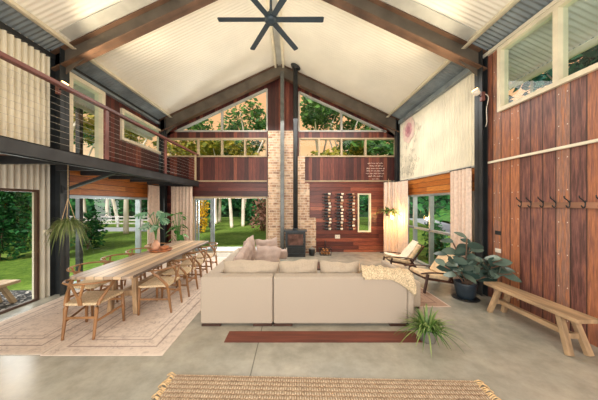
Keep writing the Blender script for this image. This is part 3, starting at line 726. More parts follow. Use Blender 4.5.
# ------------------------------------------------------------------ wine rack and bottles
WY = YB-.07
rk = thing('wine_rack', 'black steel wall wine rack of three columns on red board wall', 'wine rack', (0, YB, 0))
wx = lambda px: gx(px, WY)
wz = lambda py: gz(py, WY)
for c in (327.0, 339.3, 351.2):
    for dx in (-.055, .075):
        b = MB(); X = wx(c)+dx; b.box(X-.004, X+.004, -.012, -.002, wz(231), wz(192.5))
        for r in range(12):
            z = wz(194+r*3.16)-.042; b.box(X-.006, X+.006, -.11, -.012, z-.008, z-.001)
        b.build('upright', M['black'], rk)
bp = MB(); TB = Matrix.Rotation(R(-90), 4, 'Y')
prof = [(.001, -.15), (.034, -.15), (.037, -.145), (.037, .03), (.03, .065), (.015, .09), (.0135, .14), (.015, .142), (.015, .155), (.001, .155)]
bp.lathe(prof, 14, T=TB)
lab = MB(); lab.lathe([(.0375, -.128), (.0378, -.124), (.0378, -.052), (.0375, -.048)], 14, T=TB)
ORD = ('topmost', 'second', 'third', 'fourth', 'fifth', 'sixth', 'seventh', 'eighth', 'ninth', 'tenth', 'eleventh', 'lowest')
random.seed(4); first = None
for ci, c in enumerate((327.0, 339.3, 351.2)):
    for r in range(12):
        z = wz(194+r*3.16)-.005
        lb = 'dark wine bottle lying in the %s column of the wall rack, %s' % (('left', 'middle', 'right')[ci], ORD[r] if r in (0, 11) else ORD[r]+' from the top')
        if first is None:
            bt = bp.build('wine_bottle', M['bottle'], smooth=True); tag(bt, lb, 'bottle', 'wine bottles in the wall rack')
            l1 = lab.build('paper_label', M['paper'], bt, smooth=True); l1['label'] = 'pale paper label'
            first = bt
            lab2 = l1.data.copy(); lab2.materials[0] = M['paper2']
            bt.location = (wx(c)+random.uniform(-.02, .02), WY, z)
        else:
            o = dup(first, (wx(c)+random.uniform(-.025, .025), WY, z), label=lb)
            if random.random() < .5:
                ch = [q for q in col.objects if q.parent == o][0]; ch.data = lab2; ch['label'] = 'tan paper label'

# power point on the wine wall
b = MB(); b.box(gx(335, YB), gx(340, YB), YB-.012, YB-.001, gz(238.5, YB), gz(234.8, YB))
o = thing('power_outlet', 'white power outlet plate on the red boards under the wine rack', 'power outlet', (0, 0, 0)); b.build('plate', M['white'], o, bevel=.004)
b = MB(); zc = gz(236.6, YB)
for x in (gx(336.4, YB), gx(338.6, YB)): b.box(x-.012, x+.012, YB-.0145, YB-.0125, zc-.015, zc+.015)
b.build('socket', M['flash'], o)

# script lettering (handwriting strokes, seven centred lines)
random.seed(11)
lt = thing('wall_lettering', 'seven centred lines of small cream script lettering on the red boards', 'lettering')
lines = [(163.4, 367.5, 384.5), (166, 369.5, 383), (168.6, 366.5, 384.8), (171, 366.5, 385), (173.6, 366, 385), (176.3, 368, 382.5), (179, 372, 379.5)]
for li, (py, xa, xb) in enumerate(lines):
    q = MB(); x = gx(xa, YB); xe = gx(xb, YB); z = gz(py, YB)
    while x < xe-.03:
        wl_ = random.uniform(.07, .15); xw = min(x+wl_, xe); pts = []
        n = max(3, int((xw-x)/.012))
        for i in range(n+1):
            t = x+(xw-x)*i/n
            hgt = (.018 if i % 2 else -.012)*random.uniform(.6, 1.1)
            if random.random() < .2: hgt *= 1.9
            pts.append((t, YB-.006, z+hgt*(1 if li < 6 else .6)))
        for i in range(len(pts)-1): q.bar(pts[i], pts[i+1], .006, .004, up=(0, 1, 0))
        x = xw+.03
    q.build('script_line', M['script'], lt)

# mural on the cream cladding
mu = thing('wall_mural', 'painted mural of a pink rose above grey line-drawn leaves on cream cladding', 'mural', (XR-.008, 0, 0))
fy, fz = 7.24, 3.95
def petals(n, r0, r1, w, off, phase):
    b = MB()
    for k in range(n):
        a = 2*PI*k/n+phase; c = Vector((0, fy+math.cos(a)*r0, fz+math.sin(a)*r0*1.12)); poly = []
        for i in range(10):
            t = 2*PI*i/10; d = Vector((0, math.cos(a), math.sin(a))); e = Vector((0, -math.sin(a), math.cos(a)))
            p = c+d*(math.cos(t)*r1)+e*(math.sin(t)*w); poly.append((-off-.0003*k, p.y, p.z))
        b.add(poly, [tuple(range(10))])
    return b
petals(7, .23, .15, .17, .004, .2).build('outer_petals', M['pink1'], mu)
petals(6, .11, .11, .12, .008, .5).build('middle_petals', M['pink2'], mu)
petals(5, .04, .07, .07, .012, .1).build('heart', M['pink3'], mu)
b = MB(); random.seed(5)
def ribbon(P, w=.005):
    for i in range(len(P)-1):
        b.bar((-.004, P[i][0], P[i][1]), (-.004, P[i+1][0], P[i+1][1]), .003, w, up=(0, .3, .9))
def mleaf(y, z, a, L):
    P = []; W = L*.3
    for s in (1, -1):
        side = [(y+math.cos(a)*L*t-s*math.sin(a)*W*math.sin(PI*t), z+math.sin(a)*L*t+s*math.cos(a)*W*math.sin(PI*t)) for t in (0, .2, .4, .6, .8, 1)]
        ribbon(side)
    ribbon([(y, z), (y+math.cos(a)*L, z+math.sin(a)*L)], .005)
stems = [[(7.5, 2.5), (7.42, 3.0), (7.36, 3.62)], [(7.3, 2.5), (7.1, 2.95), (6.95, 3.4), (6.65, 3.85)], [(7.6, 2.5), (7.7, 2.9), (7.72, 3.3)], [(7.15, 2.5), (6.95, 2.7), (6.75, 3.05)], [(7.4, 2.5), (7.2, 2.8), (7.0, 3.0)]]
for s_ in stems:
    P = [(p[0], p[1]) for p in [(v.x, v.y) for v in curve_pts([(a, c, 0) for a, c in s_], 5)]]
    ribbon(P, .006)
    for i in range(2, len(P), 3):
        an = math.atan2(P[i][1]-P[i-1][1], P[i][0]-P[i-1][0])
        for sg in (1, -1): mleaf(P[i][0], P[i][1], an+sg*random.uniform(.5, 1.0), random.uniform(.15, .26))
b.build('leaf_drawing', M['mgrey'], mu)

# ------------------------------------------------------------------ curtains
def curtain(name, label, path, z0, z1, mat, amp=.035, pitch=.11):
    P = [Vector((p[0], p[1], 0)) for p in path]; L = [0]
    for i in range(1, len(P)): L.append(L[-1]+(P[i]-P[i-1]).length)
    n = int(L[-1]/pitch*8); b = MB(); vs = []
    for i in range(n+1):
        s = L[-1]*i/n; k = max(j for j in range(len(L)) if L[j] <= s+1e-9); k = min(k, len(P)-2)
        d = (P[k+1]-P[k]).normalized(); p = P[k]+d*(s-L[k]); nn = Vector((-d.y, d.x, 0))
        for j in range(5):
            z = lerp(z0, z1, j/4); w = amp*(math.sin(2*PI*s/pitch)+.35*math.sin(2*PI*s/pitch*.37+1))*lerp(1.25, .8, j/4)
            q_ = p+nn*w; vs.append((q_.x, q_.y, z))
    b.add(vs, [(i*5+j, (i+1)*5+j, (i+1)*5+j+1, i*5+j+1) for i in range(n) for j in range(4)])
    root = thing(name, label, 'curtain')
    b.build('fabric', mat, root, smooth=True, recalc=False)
    r = MB(); r.tube([(p.x, p.y, z1+.012) for p in P], .012, 8); r.build('curtain_track', M['steel'], root)
    return root
curtain('curtain', 'blush linen curtain gathered in the far right corner beside the hanging fern', [(gx(384, 7.7), 7.72), (3.22, 7.68), (3.40, 7.55), (3.46, 7.0)], .02, 2.38, M['curtain'])
curtain('curtain', 'pale curtain at the right glass door next to the steel column', [(3.46, 5.15), (3.46, 4.55)], .02, 2.38, M['curtain'])
curtain('curtain', 'taupe curtain on the left side wall at the far end of sliding windows', [(-4.28, 7.55), (-4.28, 7.0)], .02, 2.24, M['curtain_l'])
curtain('curtain', 'taupe curtain on the far wall left of the back opening', [(gx(171.5, 7.75), 7.72), (gx(192.5, 7.75), 7.72)], .02, 2.24, M['curtain_l'])

# ------------------------------------------------------------------ hook rail, switches, lamps on columns
hr = thing('coat_hook_rail', 'timber coat rail with dark metal hooks on the right hardwood wall', 'coat rack', (XR, 0, 0))
MB().box(-.028, -.002, 1.9, 3.72, 1.635, 1.71).build('rail_board', M['railwood'], hr, bevel=.004)
for y in (3.66, 3.51, 3.34, 3.18, 3.02, 2.86, 2.70, 2.54):
    b = MB(); b.tube(curve_pts([(-.03, y, 1.73), (-.032, y, 1.66), (-.055, y, 1.64), (-.08, y, 1.67)], 4), .007, 6)
    b.tube(curve_pts([(-.03, y, 1.70), (-.06, y, 1.735), (-.10, y, 1.765), (-.105, y, 1.79)], 4), .007, 6)
    b.build('hook', M['black'], hr, smooth=True)
def plate(name, label, cat, y, z, w, h, mat, xx=XR):
    o = thing(name, label, cat, (xx, y, z)); MB().box(-.012, -.001, -w/2, w/2, -h/2, h/2).build('plate', mat, o, bevel=.003)
    MB().box(-.018, -.0125, -w/5, w/5, -h/5, h/5).build('rocker', mat, o)
plate('light_switch', 'black switch plate on the hardwood wall near the column', 'light switch', 4.10, 1.18, .11, .07, M['black'])
plate('power_point', 'white power point on hardwood wall below the black switch', 'power outlet', 4.10, .87, .11, .07, M['white'])

def spot(label, loc, side):
    o = thing('spotlight', label, 'spotlight', loc)
    MB().box(-.03, .03, -.03, .03, -.08, .08).build('mount_box', M['redrail'], o, bevel=.006)
    b = MB(); b.tube([(side*.03, 0, 0), (side*.10, -.02, .03)], .012, 8); b.build('arm', M['steel'], o)
    T = Matrix.Translation((side*.14, -.04, .06)) @ Matrix.Rotation(side*R(35), 4, 'Y')
    MB().lathe([(.03, -.06), (.05, -.04), (.06, .04), (.055, .05)], 14, T=T).build('lamp_head', M['white'], o, smooth=True)
    MB().lathe([(.001, .051), (.05, .051), (.05, .055), (.001, .055)], 14, T=T).build('lens', M['lampglow'], o)
spot('spotlight on a red-brown box fixed to the left steel column', (-4.235, 4.255, 3.75), 1)
spot('white spotlight on a red-brown box fixed to the right steel column', (3.435, 4.24, 3.62), -1)
b = MB(); b.tube(curve_pts([(3.53, 4.33, 3.72), (3.56, 4.26, 3.62), (3.51, 4.24, 3.4), (3.54, 4.27, 3.18), (3.55, 4.31, 3.1)], 6), .007, 6)
tag(b.build('power_cable', M['white'], smooth=True), 'white cable looping down the right steel column', 'cable')

# ------------------------------------------------------------------ rugs
def slab(name, label, cat, x0, x1, y0, y1, z0, z1, mat, bevel=.003):
    return tag(MB().box(x0, x1, y0, y1, z0, z1).build(name, mat, bevel=bevel), label, cat)
slab('oriental_rug', 'faded pink-grey oriental rug under the right half of the dining table', 'rug', -2.80, -1.44, 2.61, 7.3, .001, .009, mat_rug('faded rug one', -2.8, -1.44, 2.61, 7.3))
slab('oriental_rug', 'faded beige oriental rug nearest the left glass doors', 'rug', -4.16, -2.81, 2.63, 7.3, .001, .009, mat_rug('faded rug two', -4.16, -2.81, 2.63, 7.3, base=(226, 206, 188)))
slab('woven_rug', 'flat brown woven rug showing beyond the right end of sofa', 'rug', 1.20, 2.60, 3.83, 5.6, .001, .008, mat_rug('brown rug', 1.2, 2.6, 3.83, 5.6, base=(176, 144, 122), pat=(104, 76, 66)))
slab('floor_runner', 'long narrow dark red-brown strip on the concrete behind the sofa', 'runner', -.83, 1.60, 2.86, 3.11, .001, .006, M['runner'])
jr = thing('jute_rug', 'chunky woven jute rug with fringed ends, nearest the camera', 'rug', (.27, 1.55, .001), R(-1.6))
JX, JY = 1.43, .72
MB().box(-JX, JX, -JY, JY, 0, .018).build('woven_field', M['jute'], jr, bevel=.006)
random.seed(3)
for s in (-1, 1):
    b = MB()
    for i in range(70):
        y = -JY+2*JY*(i+.5)/70
        L = random.uniform(.05, .09)
        b.tube(curve_pts([(s*JX, y, .012), (s*(JX+L*.5), y+random.uniform(-.015, .015), .03), (s*(JX+L), y+random.uniform(-.03, .03), .008)], 3), [.006]*6+[.004], 5)
    b.build('fringe', M['jute_f'], jr)

# ------------------------------------------------------------------ sofa (L-shaped)
SX0, SX1, SY0 = -1.265, 1.685, 3.235
ZB = .68
sf = thing('sectional_sofa', 'oatmeal linen L-shaped sectional sofa seen from behind on the concrete floor', 'sofa', (SX0, SY0, 0))
W = SX1-SX0; sp_ = gx(273, SY0)-SX0
def spart(name, x0, x1, y0, y1, z0, z1, mat=M['linen'], bev=.025, sub=None): return MB().box(x0, x1, y0, y1, z0, z1).build(name, mat, sub or sf, bevel=bev)
spart('back_panel', 0, sp_-.004, 0, .20, .032, ZB)
spart('back_panel', sp_+.004, W-.09, 0, .20, .032, ZB)
spart('arm', W-.085, W, .0, 1.0, .032, ZB-.005)
spart('seat_base', .205, sp_-.004, .205, .98, .032, .30); spart('seat_base', sp_+.004, W-.09, .205, .98, .032, .30)
spart('side_back', 0, .20, .205, 2.25, .032, ZB-.02)
spart('seat_base', .205, .98, .985, 2.25, .032, .30)
spart('end_arm', 0, .98, 2.255, 2.42, .032, .56)
for x0, x1, y0, y1 in ((.21, sp_-.01, .21, .99), (sp_+.01, 1.84, .21, .99), (1.85, W-.1, .21, .99), (.21, .99, 1.0, 1.62), (.21, .99, 1.63, 2.245)):
    spart('seat_cushion', x0, x1, y0, y1, .305, .405, M['linen2'], .04)
for x, y in ((.15, .048), (.86, .048), (1.14, .048), (W-.2, .048), (.05, 2.3), (.85, 2.3)):
    MB().box(x-.13, x+.13, y-.045, y+.045, .002, .031).build('foot', M['darkwood'], sf)

def cushion_mesh(w, h, t, seed=0, n=14):
    rnd = random.Random(seed); mb = MB()
    ph = [rnd.uniform(0, 6) for _ in range(4)]
    def P(sgn):
        def f(u, v):
            a = 2*u-1; c = 2*v-1
            k = max(0, (1-abs(a)**3))**.55*max(0, (1-abs(c)**3))**.55
            pin = 1-.06*(1-abs(c)**2)*abs(a)**3
            wr = .014*math.sin(7*a+ph[0]+2*c)+.010*math.sin(11*c+ph[1]-3*a)+.008*math.sin(17*a+ph[2])
            return (a*w/2*(1-.05*(1-c*c)), sgn*(t/2*k+wr*k), c*h/2*(1-.05*(1-a*a))+.014*math.sin(3*a+ph[3])*c+.008*math.sin(8*a+ph[2]))
        return f
    mb.grid(P(1), n, n); mb.grid(P(-1), n, n); return mb
def cushion(label, loc, size, rot, mat, seed, group, cat='cushion', name='cushion'):
    o = cushion_mesh(*size, seed=seed).build(name, mat, smooth=True); o.location = loc; o.rotation_euler = rot
    tag(o, label, cat, group); return o
G1 = 'loose cushions on the sectional sofa'
# back cushions leaning on the near back
zc = .635
cushion('long plump back cushion peeking over left section of sofa back', (-.63, 3.59, zc-.005), (.85, .40, .19), (R(3), R(1.5), 0), M['linen2'], 1, G1)
cushion('back cushion beside the sofa split line, second along the near back', (.10, 3.59, zc), (.60, .40, .19), (R(3), R(-1), R(1)), M['linen2'], 2, G1)
cushion('plump cream back cushion in middle of the near sofa back', (.73, 3.59, zc-.015), (.62, .38, .19), (R(3), 0, 0), M['linen2'], 3, G1)
# side leg
cushion('large blush cushion at the near end of the sofa side', (-.865, 3.97, .665), (.44, .46, .15), (0, R(-14), R(78)), M['linen3'], 4, G1)
cushion('large blush cushion leaning behind the nearest one on the sofa side', (-.86, 4.42, .695), (.46, .50, .15), (0, R(-12), R(74)), M['linen3'], 5, G1)
cushion('blush cushion at the far end of the sofa side, tallest', (-.885, 4.92, .71), (.48, .56, .15), (0, R(-10), R(76)), M['linen3'], 6, G1)
cushion('square blush cushion facing the camera in the sofa corner', (-.48, 4.55, .65), (.50, .44, .15), (R(-20), R(6), R(-8)), M['linen3'], 7, G1)
cushion('grey-pink cushion propped against the far sofa arm', (-.56, 5.28, .675), (.50, .44, .14), (R(-8), R(-6), R(4)), M['linen3'], 8, G1)
# throws
def drape(name, label, fn, nu, nv, mat, thick=.014):
    o = MB().grid(fn, nu, nv).build(name, mat, smooth=True, recalc=False)
    s = o.modifiers.new('thick', 'SOLIDIFY'); s.thickness = thick; s.offset = 0
    return tag(o, label, 'throw blanket')
def th1(u, v):
    # runs along the sofa back, drops over the camera side at the right
    x = lerp(.98, 1.675, u); fold = .018*math.sin(u*23+v*3)+.012*math.sin(u*11)
    s = lerp(-.42, .34, v)
    drop = max(0, u-.5)**1.5*.75
    if s < -.03: y, z = 3.215-.006-abs(fold)*.5, ZB+.02-(-s-.03)*(drop+.05)*2.2
    elif s < .23: y, z = lerp(3.21, 3.43, (s+.03)/.26), ZB+.03+.10*math.sin(PI*(s+.03)/.26)*(1-u)**.6+abs(fold)
    else: y, z = 3.45+(s-.23)*.4, ZB+.04-(s-.23)*.5+abs(fold)
    return (x+.02*math.sin(v*9), y, z)
drape('throw_blanket', 'cream knitted throw bunched over the right end of the sofa back', th1, 34, 18, M['throw'])
def th2(u, v):
    x = lerp(-.42, -.12, u); y = lerp(5.20, 5.72, v)
    yy = lerp(5.46, 5.68, v) if v > .4 else 5.46-.015
    s = lerp(0, .5, v)
    if s < .2: p = (x, 5.47, .40+s*.92)
    elif s < .40: p = (x, lerp(5.47, 5.67, (s-.2)/.2), .585)
    else: p = (x, 5.675, .585-(s-.4)*1.5)
    return (p[0]+.012*math.sin(v*8), p[1]+.008*math.sin(u*14)-.008, p[2]+.006*math.sin(u*17))
drape('throw_blanket', 'blush throw folded over the far sofa arm near the wood heater', th2, 16, 16, M['linen3'])
# coffee table (its dark top shows over the sofa back)
ct = thing('coffee_table', 'low dark coffee table partly hidden behind the sofa back cushions', 'table', (.62, 5.0, 0))
MB().box(-.40, .40, -.28, .28, .345, .38).build('tabletop', M['darkwood'], ct, bevel=.008)
for sx in (-1, 1):
    for sy in (-1, 1): MB().box(sx*.36-.025, sx*.36+.025, sy*.22-.025, sy*.22+.025, .010, .345).build('leg', M['darkwood'], ct)

# ------------------------------------------------------------------ dining table
TX0, TX1, TY0, TY1 = -2.86, -2.05, 2.98, 5.87
tb = thing('dining_table', 'long weathered plank dining table on splayed timber legs over the rugs', 'table', ((TX0+TX1)/2, (TY0+TY1)/2, .009))
hw, hl = (TX1-TX0)/2, (TY1-TY0)/2
c = .07; poly = [(-hw+c, -hl), (hw-c, -hl), (hw-.02, -hl+.02), (hw, -hl+c), (hw, hl-c), (hw-c, hl), (-hw+c, hl), (-hw, hl-c), (-hw, -hl+c), (-hw+.02, -hl+.02)]
MB().prism(poly, .716, .752, 'z').build('tabletop', M['table'], tb, bevel=.006)
for y in (-hl+.62, hl-.62):
    for s in (-1, 1):
        MB().bar((s*.15-.11, y, .71), (s*.20-.13, y, .003), .066, .066, up=(0, 1, 0)).build('leg', M['benchwood'], tb, bevel=.006)
    MB().box(-.32, .10, y-.035, y+.035, .66, .715).build('bearer', M['benchwood'], tb)
MB().box(-.155, -.085, -hl+.66, hl-.66, .28, .36).build('stretcher', M['benchwood'], tb, bevel=.004)
for y in (-hl+.62, hl-.62): MB().box(-.28, .04, y-.03, y+.03, .28, .36).build('cross_rail', M['benchwood'], tb)

# ------------------------------------------------------------------ wishbone chairs
def make_chair(label):
    t = thing('wishbone_chair', label, 'chair', (0, 0, .009), 0, 'wishbone chairs around the dining table')
    cw = M['chairwood']
    for s in (-1, 1):
        MB().tube([(s*.255, .205, .002), (s*.25, .20, .22), (s*.245, .195, .445)], [.015, .021, .019], 9).build('front_leg', cw, t, smooth=True)
        P = curve_pts([(s*.185, -.25, .002), (s*.185, -.215, .25), (s*.195, -.195, .43), (s*.235, -.12, .56), (s*.262, -.03, .66), (s*.268, .005, .70)], 5)
        MB().tube(P, [.015+.007*math.sin(PI*min(1, i/(len(P)-1)*1.2)) for i in range(len(P))], 9).build('rear_leg', cw, t, smooth=True)
        MB().bar((s*.252, .20, .25), (s*.187, -.215, .22), .014, .03).build('side_stretcher', cw, t, bevel=.004)
    pts = [(.285, .10, .705), (.29, .03, .71)] + [(.285*math.cos(a), -.05-.225*math.sin(a), .715+.012*math.sin(a)) for a in [PI*k/14 for k in range(15)]] + [(-.29, .03, .71), (-.285, .10, .705)]
    MB().tube(pts, [.012, .016]+[.016]*15+[.016, .012], 9, flat=.85).build('top_rail', cw, t, smooth=True)
    b = MB(); b.bar((0, -.215, .43), (0, -.245, .56), .05, .012, up=(0, 1, 0))
    for s in (-1, 1): b.bar((s*.014, -.243, .55), (s*.075, -.262, .715), .03, .012, up=(0, 1, 0))
    b.build('splat', cw, t)
    MB().bar((-.25, .20, .34), (.25, .20, .34), .014, .03).build('front_stretcher', cw, t, bevel=.004)
    MB().bar((-.187, -.215, .27), (.187, -.215, .27), .014, .03).build('back_stretcher', cw, t, bevel=.004)
    MB().prism([(-.235, .225), (.235, .225), (.262, .2), (.20, -.205), (.17, -.215), (-.17, -.215), (-.20, -.205), (-.262, .2)], .425, .46, 'z').build('seat', M['cord'], t, bevel=.012)
    return t
ch = make_chair('oak wishbone chair at the near head of table, its back to the camera')
ch.location = (-2.655, 3.15, .009); ch.rotation_euler = (0, 0, R(3))
rows = ['nearest', 'second', 'third', 'farthest']
ch.scale = (1, 1, .95)
for i, y in enumerate((3.83, 4.455, 5.08, 5.705)):
    dup(ch, (-2.115+(.015 if i % 2 else 0), y-.03, .009), (0, 0, R(90+(1.5, -1, 2, -1)[i])), 'oak wishbone chair on the sofa side of table, %s from the camera' % rows[i] if i else 'oak wishbone chair on the sofa side of table, nearest the camera')
    dup(ch, (-3.18, y-.08, .009), (0, 0, R(-90+(1, -1.5, 1, -1)[i])), 'oak wishbone chair on the window side of table, %s the camera' % ('nearest' if i == 0 else rows[i]+' from'))

# ------------------------------------------------------------------ tray, bowl, vase and cut leaves on the table
ZT = .009+.752
tx, ty = gx(160.5, 4.62), 4.62
tr = thing('round_tray', 'round brown wooden tray in the middle of the dining table', 'tray', (tx, ty, ZT+.001))
MB().lathe([(.001, 0), (.19, 0), (.215, .035), (.205, .037), (.185, .012), (.001, .012)], 28).build('dish', M['wicker'], tr, smooth=True)
bw = thing('wooden_bowl', 'small brown wooden bowl on the round tray', 'bowl', (tx+.085, ty-.02, ZT+.015))
MB().lathe([(.001, 0), (.045, 0), (.095, .075), (.088, .078), (.042, .012), (.001, .012)], 22).build('shell', M['wicker'], bw, smooth=True)
vs_ = thing('leaf_vase', 'pale terracotta vase of large split leaves on the dining table tray', 'vase', (tx-.09, ty, ZT+.015))
MB().lathe([(.001, 0), (.055, 0), (.075, .05), (.07, .12), (.035, .17), (.035, .19), (.045, .2), (.032, .195), (.03, .15), (.001, .02)], 20).build('vessel', M['terra'], vs_, smooth=True)
def big_leaf(b, base, d, L, W, nrm, lobes=5):
    """split leaf: a spine with finger lobes along both sides"""
    base = Vector(base); d = Vector(d).normalized(); a = d.cross(Vector(nrm)).normalized(); n = a.cross(d).normalized()
    poly = []; 
    for s in (1, -1):
        for i in range(lobes):
            t0 = i/lobes; t1 = (i+.72)/lobes
            wd = W/2*math.sin(PI*(.18+.78*(i+.4)/lobes))
            p0 = base+d*(L*t0); p1 = base+d*(L*t1)
            tip0 = base+d*(L*(t0+.16))+a*(s*wd)-n*(wd*.35); tip1 = base+d*(L*(t1+.14))+a*(s*wd*.92)-n*(wd*.35)
            b.add([p0, p1, tip1, tip0], [(0, 1, 2, 3)])
    b.leaf(base, d, L*1.05, W*.35, .05, 'oval', 5, nrm)
def split_plant(root, zt, n, hgt, spread, L, mat, seed, zmin=.12):
    rnd = random.Random(seed); stem = MB(); lf = MB()
    for i in range(n):
        a = 2*PI*i/n+rnd.uniform(-.4, .4); hh = hgt*rnd.uniform(.45, 1); sp = spread*rnd.uniform(.3, 1)
        p = (math.cos(a)*sp, math.sin(a)*sp, zt+hh)
        stem.tube(curve_pts([(0, 0, zt-.03), (p[0]*.3, p[1]*.3, zt+hh*.6), p], 5), .006, 5)
        l = L*rnd.uniform(.75, 1.15)
        big_leaf(lf, p, (math.cos(a)*.8, math.sin(a)*.8, rnd.uniform(-.9, -.1)), l, l*.85, (-math.cos(a)*.2+rnd.uniform(-.3, .3), -.6, .8))
    stem.build('stems', M['lf_green'], root, smooth=True); lf.build('leaves', mat, root)
split_plant(vs_, .19, 13, .58, .18, .20, M['lf_mon'], 3)
pp = thing('corner_plant', 'tall bright green potted plant standing in the far left corner by curtains', 'plant', (gx(178, 6.75), 6.75, .0105))
MB().lathe([(.001, 0), (.14, 0), (.18, .3), (.19, .34), (.17, .34), (.16, .3), (.001, .28)], 22).build('pot', M['pot_grey'], pp, smooth=True)
rnd = random.Random(8); stem = MB(); lf = MB()
for i in range(34):
    a = rnd.uniform(0, 2*PI); hh = rnd.uniform(.35, 1.12); sp = .22*rnd.uniform(.2, 1)*(1.1-.5*hh)
    p = (math.cos(a)*sp, math.sin(a)*sp, .3+hh)
    stem.tube(curve_pts([(0, 0, .28), (p[0]*.35, p[1]*.35, .3+hh*.6), p], 4), .006, 5)
    lf.leaf(p, (math.cos(a), math.sin(a), rnd.uniform(-.3, .4)), rnd.uniform(.14, .24), .12, .5, 'oval', 5)
stem.build('stems', M['lf_green'], pp, smooth=True); lf.build('leaves', M['lf_green'], pp)

# ------------------------------------------------------------------ hanging plants
def hanging(label, loc, ztop, n, L, mat, seed, W=.02, up=.35, pot=M['pot_grey'], down=.5, rpot=.11):
    o = thing('hanging_plant', label, 'plant', loc); rnd = random.Random(seed)
    MB().lathe([(.001, -.14), (rpot*.6, -.14), (rpot, 0), (rpot*1.05, .015), (rpot*.9, .015), (rpot*.85, -.02), (.001, -.03)], 18).build('pot', pot, o, smooth=True)
    b = MB()
    for k in range(3):
        a = 2*PI*k/3+.4; b.tube([(math.cos(a)*rpot, math.sin(a)*rpot, .01), (0, 0, .42)], .004, 5)
    b.tube([(0, 0, .42), (0, 0, ztop-loc[2])], .005, 5); b.build('hanger', M['jute_f'], o)
    lf = MB()
    for i in range(n):
        a = rnd.uniform(0, 2*PI); l = L*rnd.uniform(.6, 1.1)
        lf.leaf((math.cos(a)*rpot*.5, math.sin(a)*rpot*.5, 0), (math.cos(a), math.sin(a), rnd.uniform(.05, 1.1)*up*2), l, W*rnd.uniform(.8, 1.3), down*rnd.uniform(.5, 1.9), 'blade', 7)
    lf.build('fronds', mat, o)
    return o
hanging('trailing olive-green hanging plant beside the left steel column', (-3.87, 4.06, 1.36), 2.40, 460, .33, M['lf_hang'], 2, .014, .9, down=1.1)
hanging('hanging staghorn fern in front of the far right corner curtain', (gx(388.5, 7.2), 7.2, 1.45), 2.44, 70, .40, M['lf_spider'], 6, .06, .4, M['benchwood'], .35)

# warm bulb pendant in the corner
wlp = thing('corner_lamp', 'small glowing warm bulb hanging by the far right curtain under the fern', 'lamp', (gx(392.5, 7.3), 7.32, 0))
MB().lathe([(.001, 1.19), (.03, 1.20), (.05, 1.24), (.045, 1.28), (.02, 1.31), (.001, 1.31)], 16).build('bulb', M['lampglow'], wlp, smooth=True)
MB().lathe([(.022, 1.30), (.024, 1.36), (.001, 1.37)], 12).build('socket', M['steel'], wlp)
MB().tube([(0, 0, 1.365), (0, 0, 2.395)], .004, 6).build('cord', M['steel'], wlp)
MB().box(-.03, .03, -.03, .03, 2.385, 2.41).build('bracket', M['steel'], wlp)
tl = bpy.data.lights.new('corner_lamp_light', 'POINT'); tl.energy = 26; tl.color = (1, .58, .22); tl.shadow_soft_size = .06
o = bpy.data.objects.new('corner_lamp_light', tl); col.objects.link(o); o.location = (gx(392.5, 7.3), 7.20, 1.22)

# ------------------------------------------------------------------ armchairs on the right
def lounge(label, loc, rz, throw=False):
    """low easy chair, faces local -X; origin on the floor"""
    o = thing('lounge_chair', label, 'armchair', loc, rz, 'lounge chairs by the right glass door')
    dw = M['darkwood']
    for s in (-1, 1):
        y = s*.29
        MB().bar((-.36, y, .002), (-.28, y, .44), .035, .045).build('front_leg', dw, o, bevel=.005)
        MB().bar((.40, y, .002), (.16, y, .40), .035, .045).build('rear_leg', dw, o, bevel=.005)
        MB().tube(curve_pts([(-.42, y, .455), (-.2, y, .47), (.1, y, .44), (.30, y, .40)], 4), .024, 8, flat=.7).build('armrest', dw, o, smooth=True)
        MB().bar((-.30, y*.95, .33), (.26, y*.95, .22), .03, .05).build('side_rail', dw, o)
    MB().bar((-.30, -.28, .33), (-.30, .28, .33), .03, .05).build('front_rail', dw, o)
    MB().bar((.17, -.27, .25), (.50, -.27, .80), .03, .035).build('back_post', dw, o); MB().bar((.17, .27, .25), (.50, .27, .80), .03, .035).build('back_post', dw, o)
    MB().bar((.49, -.27, .79), (.49, .27, .79), .03, .05).build('back_rail', dw, o)
    T = Matrix.Translation((-.06, 0, .345)) @ Matrix.Rotation(R(11), 4, 'Y')
    MB().box(-.28, .26, -.25, .25, -.045, .045, T).build('seat_pad', M['leather'], o, bevel=.03)
    T = Matrix.Translation((.29, 0, .585)) @ Matrix.Rotation(R(31), 4, 'Y')
    MB().box(-.045, .045, -.25, .25, -.27, .27, T).build('back_pad', M['leather'], o, bevel=.03)
    return o
lounge('dark-framed lounge chair with tan pads beside the rubber plant, nearer one', (2.80, 4.72, .010), R(4)).scale = (.95, 1, .80)
lounge('dark-framed lounge chair draped with white sheepskin by glass door, farther one', (2.72, 5.95, .010), R(-6)).scale = (.95, 1, .82)
def fl(u, v):
    s = lerp(0, 1.0, v); w = lerp(-.2, .2, u)*(.8+.25*math.sin(PI*v))
    if s < .45: a = Vector((-.30+.44*(s/.45), w, .445-.09*(s/.45)+.006))
    else:
        t = (s-.45)/.55; a = Vector((.14+.31*t, w, .375+.485*t))
    return tuple(a+Vector((-.05, 0, .04+.010*math.sin(u*19+v*13)+.008*math.sin(v*31))))
o = MB().grid(fl, 16, 24).build('sheepskin', M['fleece'], smooth=True, recalc=False); o.location = (2.72, 5.95, .010); o.rotation_euler = (0, 0, R(-6)); o.scale = (.95, 1, .82)
s_ = o.modifiers.new('thick', 'SOLIDIFY'); s_.thickness = .02; s_.offset = 1
tag(o, 'white sheepskin draped over the seat and back of the farther lounge chair', 'sheepskin')
